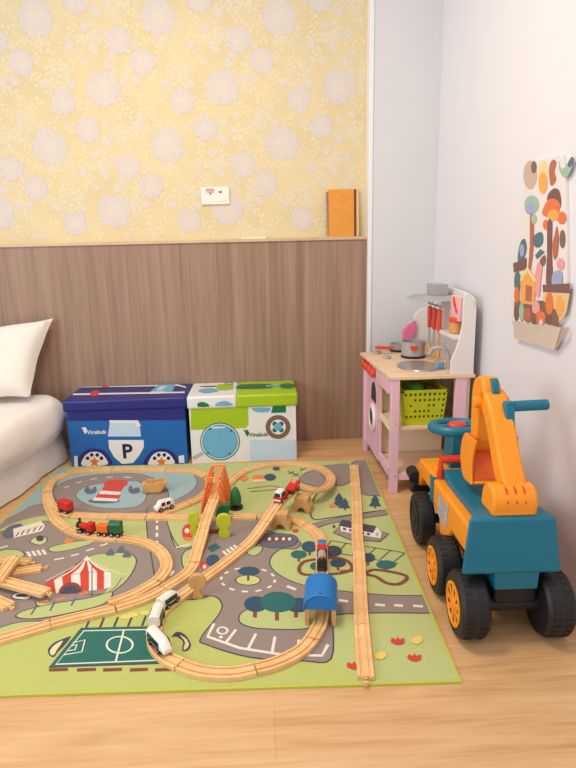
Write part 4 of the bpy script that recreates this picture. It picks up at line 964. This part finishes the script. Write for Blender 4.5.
run([(163.5, 587.5), (174, 581), (183, 575), (189, 569.5), (193.5, 562)], ['curved wooden track piece leading up to the steep ramp'], G)
run([(193.8, 561.3, 0), (196.6, 551, .004), (200, 540, .014), (205, 522, .036), (210, 508, .054), (214, 498, .062)], ['lower half of the steep wooden ramp to the orange bridge', 'upper half of the steep wooden ramp between the lime supports'], G, 'ramp_track')
run([(214.2, 497.3, .062), (217, 489, .062), (220, 480, .062)], ['level wooden track piece inside the orange bridge'], G)
run([(354, 464.5), (355.5, 485), (357, 508), (357.3, 536), (359, 556), (361, 610), (363.5, 645), (366, 676)][::1], ['lone straight line track piece farthest from the camera by the box', 'lone straight line track piece beside the printed fir trees', 'lone straight line track piece crossing the printed house', 'lone straight line track piece crossing the printed ladder fence', 'lone straight line track piece crossing the brown printed loop', 'lone straight line track piece crossing the printed road', 'lone straight line track piece with its peg at the rug front edge'], G, pegs=True)
# pile of loose pieces by the edge of the rug
def loose(a, b, h, lab, hb=None, wide=1.0):
    p, q = at(a[0], a[1], TB + h + TH), at(b[0], b[1], TB + (hb if hb is not None else h) + TH)
    P = [Vector((p.x, p.y, TB + h)).lerp(Vector((q.x, q.y, TB + (hb if hb is not None else h))), i / 8) for i in range(9)]
    m = MB().sweep([(x * wide, z) for x, z in PROF], P); peg(m, P[-1], P[-1] - P[-2])
    o = m.build('track_piece', m_track, loc=P[4]); tag(o, lab, 'train track', 'loose track heap by the bed side of the rug')
loose((-14, 558), (29, 561), .0, 'loose track piece at the very back of the heap, mostly covered')
loose((-22, 577), (41, 566.5), .0, 'loose track piece in the heap pointing at the circus tent top')
loose((-26, 572), (46, 591), .014, 'longest loose track piece in the heap with its end by the tent')
loose((-20, 592), (9, 605), .0, 'loose track piece lowest in the heap beside the printed grey car')
loose((-4, 580), (14, 556), .027, 'loose track piece lying across the top of the heap')

# ================================================================== BRIDGE, SUPPORTS, TREES
m_or = M('bridge_orange', (248, 132, 62), .42, .04)
p0, p1 = at(213, 499.5, TB + .062), at(219, 483, TB + .062)
ax = (Vector((p1.x, p1.y, 0)) - Vector((p0.x, p0.y, 0))); LN = ax.length; ax.normalize()
br = thing('toy_bridge', 'orange lattice toy bridge at the top of the steep ramp', 'toy bridge', (p0.x, p0.y, TB), math.atan2(ax.y, ax.x) - math.pi / 2, local=True)
HW = .040
def bar(m, a, b, r_=.0038): m.tube([a, b], r_, 0, 6, 1)
BY = LN + .03
for sd in (-1, 1):                      # each side leans inwards like a tent
    m = MB(); n = 5; top = []
    for i in range(n + 1):
        y = -.014 + BY * i / n; zt = .100 + .040 * math.sin(math.pi * (.12 + .62 * i / n)); top.append((sd * .024, y, zt))
        bar(m, (sd * .050, y, 0.0), (sd * .024, y, zt), .0029)
        if i: bar(m, (sd * .050, -.014 + BY * (i - 1) / n, .004), (sd * .024, y, zt), .0024)
        if i < n: bar(m, (sd * .050, -.014 + BY * (i + 1) / n, .004), (sd * .024, y, zt), .0024)
    m.tube(top, .0042, 0, 8, 2); bar(m, (sd * .050, -.014, .003), (sd * .050, BY - .014, .003), .0042)
    for y in (-.014, BY - .014): bar(m, (sd * .050, y, 0), (sd * .024, y, .108), .0042)
    m.build('side_lattice', m_or, br)
m = MB()
for y in (.03, LN): bar(m, (-.024, y, .139), (.024, y, .139), .0036)
for xx in (-.012, 0, .012): bar(m, (xx, .03, .139), (xx, LN, .139), .0024)
for xx in (-.045, -.030, .030, .045): bar(m, (xx * .3, .03, .139), (xx, -.014, .055), .002)
m.build('roof_lattice', m_or, br)
m = MB().box(-.030, .030, .0, LN + .01, .052, .0605); m.build('deck', m_or, br)
# lime supports of the steep ramp
m_lime = M('support_lime', (192, 200, 40), .45, .04); m_brn = M('support_brown', (128, 78, 44), .5, .05); m_gr = M('toy_green', (26, 112, 58), .45, .05)
cl, cr = at(194.5, 535, TB), at(224.5, 537.5, TB)
sp = thing('ramp_support', 'lime ramp support with two rounded upright plates under the steep ramp', 'ramp support', ((cl.x + cr.x) / 2, (cl.y + cr.y) / 2, TB), local=False)
def fig8(c, s_): return cat_rom([(c.x - .018 * s_, TB), (c.x - .020 * s_, TB + .020), (c.x - .014 * s_, TB + .034), (c.x - .026 * s_, TB + .052), (c.x - .022 * s_, TB + .080), (c.x, TB + .090), (c.x + .022 * s_, TB + .080), (c.x + .026 * s_, TB + .052), (c.x + .014 * s_, TB + .034), (c.x + .020 * s_, TB + .020), (c.x + .018 * s_, TB)], 4, False)
for c, s_ in ((cl, .75), (cr, 1.0)): MB().prism(fig8(c, s_), 'y', c.y - .004, c.y + .012).build('upright', m_lime, sp, bevel=.002)
MB().box(cl.x, cr.x, cl.y + .001, cl.y + .010, TB, TB + .016).build('crossbar', m_brn, sp)
c = at(222, 519, TB)
o = MB().prism([(c.x - .028, TB), (c.x + .02, TB), (c.x + .034, TB + .05), (c.x + .03, TB + .058), (c.x + .0, TB + .056), (c.x - .02, TB + .03)], 'y', c.y, c.y + .02).build('bridge_support', m_gr, loc=(c.x, c.y, TB), bevel=.002)
tag(o, 'dark green support block under the front of the orange bridge', 'ramp support')
c = at(236, 508, TB)
tr = thing('toy_tree', 'green toy tree on a black base beside the orange bridge', 'toy tree', (c.x, c.y, TB))
MB().lathe([(.028, 0), (.028, .008), (.010, .010), (.008, .018)], (c.x, c.y, TB), (0, 0, 1), 0, 18).build('base', kc['black'], tr)
MB().lathe([(.010, .016), (.022, .022), (.023, .040), (.019, .062), (.011, .082), (.003, .090)], (c.x, c.y, TB), (0, 0, 1), 0, 18).build('crown', m_gr, tr)
# wooden arched blocks carrying the ramp
def arch_block(px, py, wd, ht, dp, lab, rz, ang=0):
    c = at(px, py, TB)
    o = thing('arched_block', lab, 'track support', (c.x, c.y, TB), rz, 'arched wooden track supports', local=True)
    h = wd / 2
    pf = [(-h, 0), (-h, ht * .45), (-h * .72, ht * .62), (-h * .72, ht), (h * .72, ht), (h * .72, ht * .62), (h, ht * .45), (h, 0)] + [(h * .45 * math.cos(R(a)), ht * .34 * math.sin(R(a))) for a in range(0, 181, 20)]
    MB().prism(pf, 'y', 0, dp).build('block', m_block, o, bevel=.002)
arch_block(280, 530, .074, .061, .05, 'arched wooden block at the upper end of the long ramp', R(-14))
arch_block(301, 513, .074, .061, .05, 'arched wooden block behind, under the red wagon', R(-20))
# wooden signal
c = at(198, 598.5, TB)
o = MB().prism(cat_rom([(c.x - .016, TB), (c.x - .014, TB + .012), (c.x - .007, TB + .022), (c.x - .010, TB + .030), (c.x - .022, TB + .040), (c.x - .025, TB + .058), (c.x - .014, TB + .074), (c.x, TB + .078), (c.x + .014, TB + .074), (c.x + .025, TB + .058), (c.x + .022, TB + .040), (c.x + .010, TB + .030), (c.x + .007, TB + .022), (c.x + .014, TB + .012), (c.x + .016, TB)], 3, False), 'y', c.y - .003, c.y + .013).build('wooden_signal', m_block, loc=(c.x, c.y, TB), bevel=.002)
tag(o, 'round headed plain wooden signal standing beside the track junction', 'toy signal')
# upturned wooden boat like block
c = at(153, 494, TB)
m_boat = wood_mat('honey_block', ((206, 150, 84), (222, 168, 104), (230, 182, 122)), (10, 60, 10), .5)
bt = thing('wooden_boat', 'honey coloured hollow wooden block on the printed lake', 'toy block', (c.x, c.y, TB))
m = MB()
bo = [(-.048, .040), (-.040, .012), (-.022, .0), (.025, .0), (.045, .014), (.060, .044)]
m.prism([(c.x + x, TB + z) for x, z in cat_rom(bo, 3, False)] + [(c.x + .046, TB + .050), (c.x + .03, TB + .024), (c.x - .022, TB + .024), (c.x - .034, TB + .044)], 'y', c.y + .007, c.y + .045)
m.build('hull', m_boat, bt, bevel=.002)
m = MB()
for y0 in (0, .046): m.prism([(c.x - .045, TB + .036), (c.x - .03, TB + .006), (c.x + .03, TB + .006), (c.x + .058, TB + .044), (c.x + .03, TB + .052), (c.x, TB + .044), (c.x - .025, TB + .050)], 'y', c.y + y0, c.y + y0 + .006)
m.build('side_board', m_boat, bt, bevel=.001)
# ================================================================== TOY VEHICLES
vc = dict(red=M('car_red', (206, 38, 30), .35, .03), white=M('car_white', (236, 232, 228), .35, .02), black=kc['black'], orange=M('car_orange', (240, 112, 34), .35, .03), green=M('car_green', (30, 104, 60), .35, .03), blue=M('car_blue', (52, 126, 178), .35, .03), silver=M('car_silver', (236, 230, 220), .35, .03), gold=M('car_gold', (206, 150, 60), .35, .03), maroon=M('car_maroon', (120, 34, 34), .4, .03), tunnel=M('tunnel_blue', (14, 118, 196), .4, .03), glass=M('car_window', (30, 32, 40), .15, .02), pinkish=M('car_pink', (232, 150, 120), .4, .03), grey=kc['grey'])
def frame(px, py, h, px2, py2, h2=None):
    """origin on the track top and heading towards the second pixel"""
    h2 = h if h2 is None else h2
    p = at(px, py, TB + TH + h); q = at(px2, py2, TB + TH + h2)
    return p, math.atan2(q.y - p.y, q.x - p.x)
def vehicle(name, label, cat, p, ang, group=None, pitch=0.0):
    o = thing(name, label, cat, tuple(p), ang, group, local=True); o.rotation_euler.y = pitch; return o
def wheels(o, xs, hw=.0135, r_=.0075, hub='white'):
    for x in xs:
        for sd in (-1, 1):
            wq = MB().cyl((x, sd * hw, r_), (x, sd * (hw + .004), r_), r_, m=0, n=18).build('wheel', vc['black'], o)
            MB().cyl((x, sd * (hw + .0038), r_), (x, sd * (hw + .0048), r_), r_ * .42, m=0, n=12).build('hub', vc[hub], wq)
def vb(o, name, c, *a, bevel=.002): return MB().box(*a).build(name, vc[c], o, bevel=bevel)
ZL = -.002
# small steam train: engine, two wagons
TG = 'vehicles of the small steam train'
def train_spot(px, py, px2, py2): return frame(px, py, 0, px2, py2)
p, a = train_spot(87.5, 532.4, 77.5, 530.1)
e = vehicle('steam_engine', 'red toy steam engine with black front leading the small train', 'toy train', p, a, TG)
vb(e, 'underframe', 'black', -.030, .030, -.012, .012, .006, .013); MB().cyl((-.008, 0, .024), (.028, 0, .024), .012, m=0, n=18).build('boiler', vc['red'], e); MB().cyl((.026, 0, .024), (.040, 0, .024), .0128, m=0, n=18).build('smokebox', vc['black'], e)
MB().lathe([(.004, 0), (.004, .010), (.0062, .014)], (.031, 0, .035), (0, 0, 1), 0, 12).build('chimney', vc['black'], e); vb(e, 'cab', 'red', -.031, -.006, -.013, .013, .012, .042); wheels(e, (-.020, .018, .030))
p, a = train_spot(104, 534.4, 94, 533.4)
e = vehicle('toy_wagon', 'orange toy wagon in the middle of the small steam train', 'toy train', p, a, TG)
vb(e, 'underframe', 'black', -.022, .022, -.012, .012, .006, .012); vb(e, 'body', 'orange', -.022, .022, -.0135, .0135, .012, .040); wheels(e, (-.012, .012))
p, a = train_spot(116.5, 535.2, 106, 534.7)
e = vehicle('toy_wagon', 'green toy wagon at the tail of the small steam train', 'toy train', p, a, TG)
vb(e, 'underframe', 'black', -.024, .024, -.012, .012, .006, .012); vb(e, 'body', 'green', -.022, .022, -.0135, .0135, .012, .042)
MB().prism([(.016 * math.cos(R(q)), .042 + .014 * math.sin(R(q))) for q in range(0, 181, 15)], 'x', -.022, .022).build('roof', vc['green'], e, bevel=.001); wheels(e, (-.012, .012))
# red van by the bed
p, a = frame(66, 511.5, 0, 76, 514.5)
e = vehicle('toy_wagon', 'small red toy wagon on the switch beside the bed', 'toy train', p, a)
vb(e, 'underframe', 'black', -.030, .030, -.012, .012, .006, .012); vb(e, 'body', 'red', -.031, .031, -.0165, .0165, .011, .047, bevel=.006); vb(e, 'bumper', 'maroon', .028, .033, -.012, .012, .010, .018); wheels(e, (-.018, .018))
# white pickup-like car near the lake
p, a = frame(164.5, 509.5, 0, 175, 506)
e = vehicle('toy_car', 'small white toy car on the switch in front of the printed lake', 'toy car', p, a)
MB().prism([(-.040, .008), (.040, .008), (.040, .022), (.034, .038), (-.018, .042), (-.030, .026), (-.040, .022)], 'y', -.014, .014).build('body', vc['white'], e, bevel=.003)
for x0_, x1_ in ((-.018, -.002), (.004, .020)): vb(e, 'window', 'glass', x0_, x1_, -.0146, .0146, .022, .036, bevel=.001)
vb(e, 'bumper', 'maroon', -.006, .008, -.0148, .0148, .009, .014, bevel=.001); wheels(e, (-.022, .024), .0125, .009, 'grey')
# white express train: three cars round the bend
EG = 'cars of the white express train'
def express(px, py, px2, py2, lab, nose, ln):
    p, a = frame(px, py, 0, px2, py2)
    e = vehicle('express_car', lab, 'toy train', p, a, EG)
    h = ln / 2
    prof = [(-.0155, .006), (-.0165, .020), (-.014, .031), (-.007, .0365), (.007, .0365), (.014, .031), (.0165, .020), (.0155, .006)]
    m = MB(); rings = []
    for t_ in [i / 8 for i in range(9)]:
        x = -h + 2 * h * t_; s_ = 1.0; zz = 1.0
        if nose and t_ > .55: q = (t_ - .55) / .45; s_ = 1 - .22 * q * q; zz = 1 - .62 * q * q
        rings.append([m.v((x, y * s_, .006 + (z - .006) * zz)) for y, z in prof])
    m.loft(rings, 0); m.build('body', vc['silver'], e, bevel=.002)
    for sd in (-1, 1):
        m = MB().hexa([(-h * .82, sd * .0158, .016), (h * .55, sd * .0158, .016), (h * .5, sd * .0150, .029), (-h * .78, sd * .0150, .029)], [(-h * .82, sd * .0175, .016), (h * .55, sd * .0175, .016), (h * .5, sd * .0166, .029), (-h * .78, sd * .0166, .029)])
        m.build('window_band', vc['glass'], e)
    vb(e, 'underframe', 'black', -h * .9, h * .85, -.0165, .0165, .004, .012); wheels(e, (-h * .55, h * .5), .0145, .007, 'grey')
    return e
express(169, 603.5, 180, 595.5, 'front car of the white express train, nose towards the signal', True, .070)
express(157, 621, 160.5, 611, 'middle car of the white express train, at the bend', False, .066)
express(160, 646.5, 170, 657.5, 'rear car of the white express train, nose towards the rug front', True, .092)
# blue engine in the tunnel mouth
p, a = frame(322, 562, 0, 322, 590)
e = vehicle('steam_engine', 'blue and red toy engine with grey boiler entering the blue tunnel', 'toy train', p, a)
vb(e, 'underframe', 'black', -.075, .060, -.014, .014, .005, .012); vb(e, 'tender', 'blue', -.078, -.044, -.014, .014, .012, .040, bevel=.005); vb(e, 'cab', 'maroon', -.041, -.012, -.015, .015, .012, .036); vb(e, 'roof', 'red', -.043, -.016, -.0155, .0155, .036, .040)
MB().cyl((-.012, 0, .024), (.034, 0, .024), .0135, m=0, n=18).build('boiler', vc['grey'], e); MB().cyl((.033, 0, .024), (.058, 0, .024), .0142, m=0, n=18).build('smokebox', vc['black'], e)
MB().lathe([(.004, 0), (.004, .008), (.006, .012)], (.044, 0, .036), (0, 0, 1), 0, 12).build('chimney', vc['gold'], e); wheels(e, (-.062, -.03, .01, .045), .0125)
# tunnel
p, a = frame(320.5, 626, -TH, 322, 592, -TH)
tn = vehicle('toy_tunnel', 'bright blue toy tunnel roof on wooden legs over the track', 'toy tunnel', p, a)
m = MB(); TW = .046; z0 = .062
arc = [(TW * math.cos(R(q)), z0 + .036 * math.sin(R(q))) for q in range(0, 181, 12)]
full = [(TW, z0 - .012)] + arc + [(-TW, z0 - .012)]
inn = [(y * .86, z0 - .012 if i in (0, len(full) - 1) else z0 + (z - z0) * .82) for i, (y, z) in enumerate(full)]
m.prism(full + inn[::-1], 'x', -.006, .105); m.prism([(y * .98, z) for y, z in full], 'x', -.003, .006)
m.build('roof', vc['tunnel'], tn, bevel=.003)
for sd in (-1, 1):
    MB().box(.0, .022, sd * .036 - .006, sd * .036 + .006, 0, z0 - .010).build('leg', m_block, tn, bevel=.001); MB().box(.080, .102, sd * .036 - .006, sd * .036 + .006, 0, z0 - .010).build('leg', m_block, tn, bevel=.001)
# car on the ramp top and the red wagon behind it
p, a = frame(281, 499.5, .062, 292, 489.5)
e = vehicle('toy_car', 'white roofed toy car with red sides at the top of the long ramp', 'toy car', p, a)
vb(e, 'body', 'red', -.034, .030, -.0175, .0175, .007, .022, bevel=.003)
MB().hexa([(-.032, -.016, .022), (.022, -.016, .022), (.022, .016, .022), (-.032, .016, .022)], [(-.027, -.013, .042), (.012, -.013, .042), (.012, .013, .042), (-.027, .013, .042)]).build('cabin', vc['white'], e, bevel=.003)
for sd in (-1, 1): MB().hexa([(-.024, sd * .0150, .024), (.012, sd * .0150, .024), (.008, sd * .0136, .036), (-.022, sd * .0136, .036)], [(-.024, sd * .0172, .024), (.012, sd * .0172, .024), (.008, sd * .0152, .036), (-.022, sd * .0152, .036)]).build('window', vc['glass'], e)
MB().hexa([(-.0335, -.012, .024), (-.0335, .012, .024), (-.031, .010, .036), (-.031, -.010, .036)], [(-.030, -.012, .024), (-.030, .012, .024), (-.027, .010, .036), (-.027, -.010, .036)]).build('rear_window', vc['glass'], e)
vb(e, 'bumper', 'white', -.037, -.033, -.015, .015, .008, .013, bevel=.001); wheels(e, (-.02, .018), .015, .0075)
p, a = frame(293, 492, .062, 301, 484.8)
e = vehicle('toy_wagon', 'red toy wagon with pale panel in front of the white roofed car', 'toy train', p, a)
vb(e, 'underframe', 'black', -.030, .032, -.013, .013, .006, .012); MB().hexa([(-.030, -.016, .012), (.034, -.016, .012), (.034, .016, .012), (-.030, .016, .012)], [(-.034, -.018, .026), (.034, -.018, .040), (.034, .018, .040), (-.034, .018, .026)]).build('body', vc['red'], e, bevel=.002)
MB().hexa([(.0, -.0175, .020), (.026, -.0175, .020), (.026, -.0195, .034), (.0, -.0185, .030)], [(.0, -.0185, .020), (.026, -.0185, .020), (.026, -.0205, .034), (.0, -.0195, .030)]).build('panel', vc['pinkish'], e); vb(e, 'load', 'pinkish', .004, .028, -.010, .010, .030, .044); wheels(e, (-.018, .020))
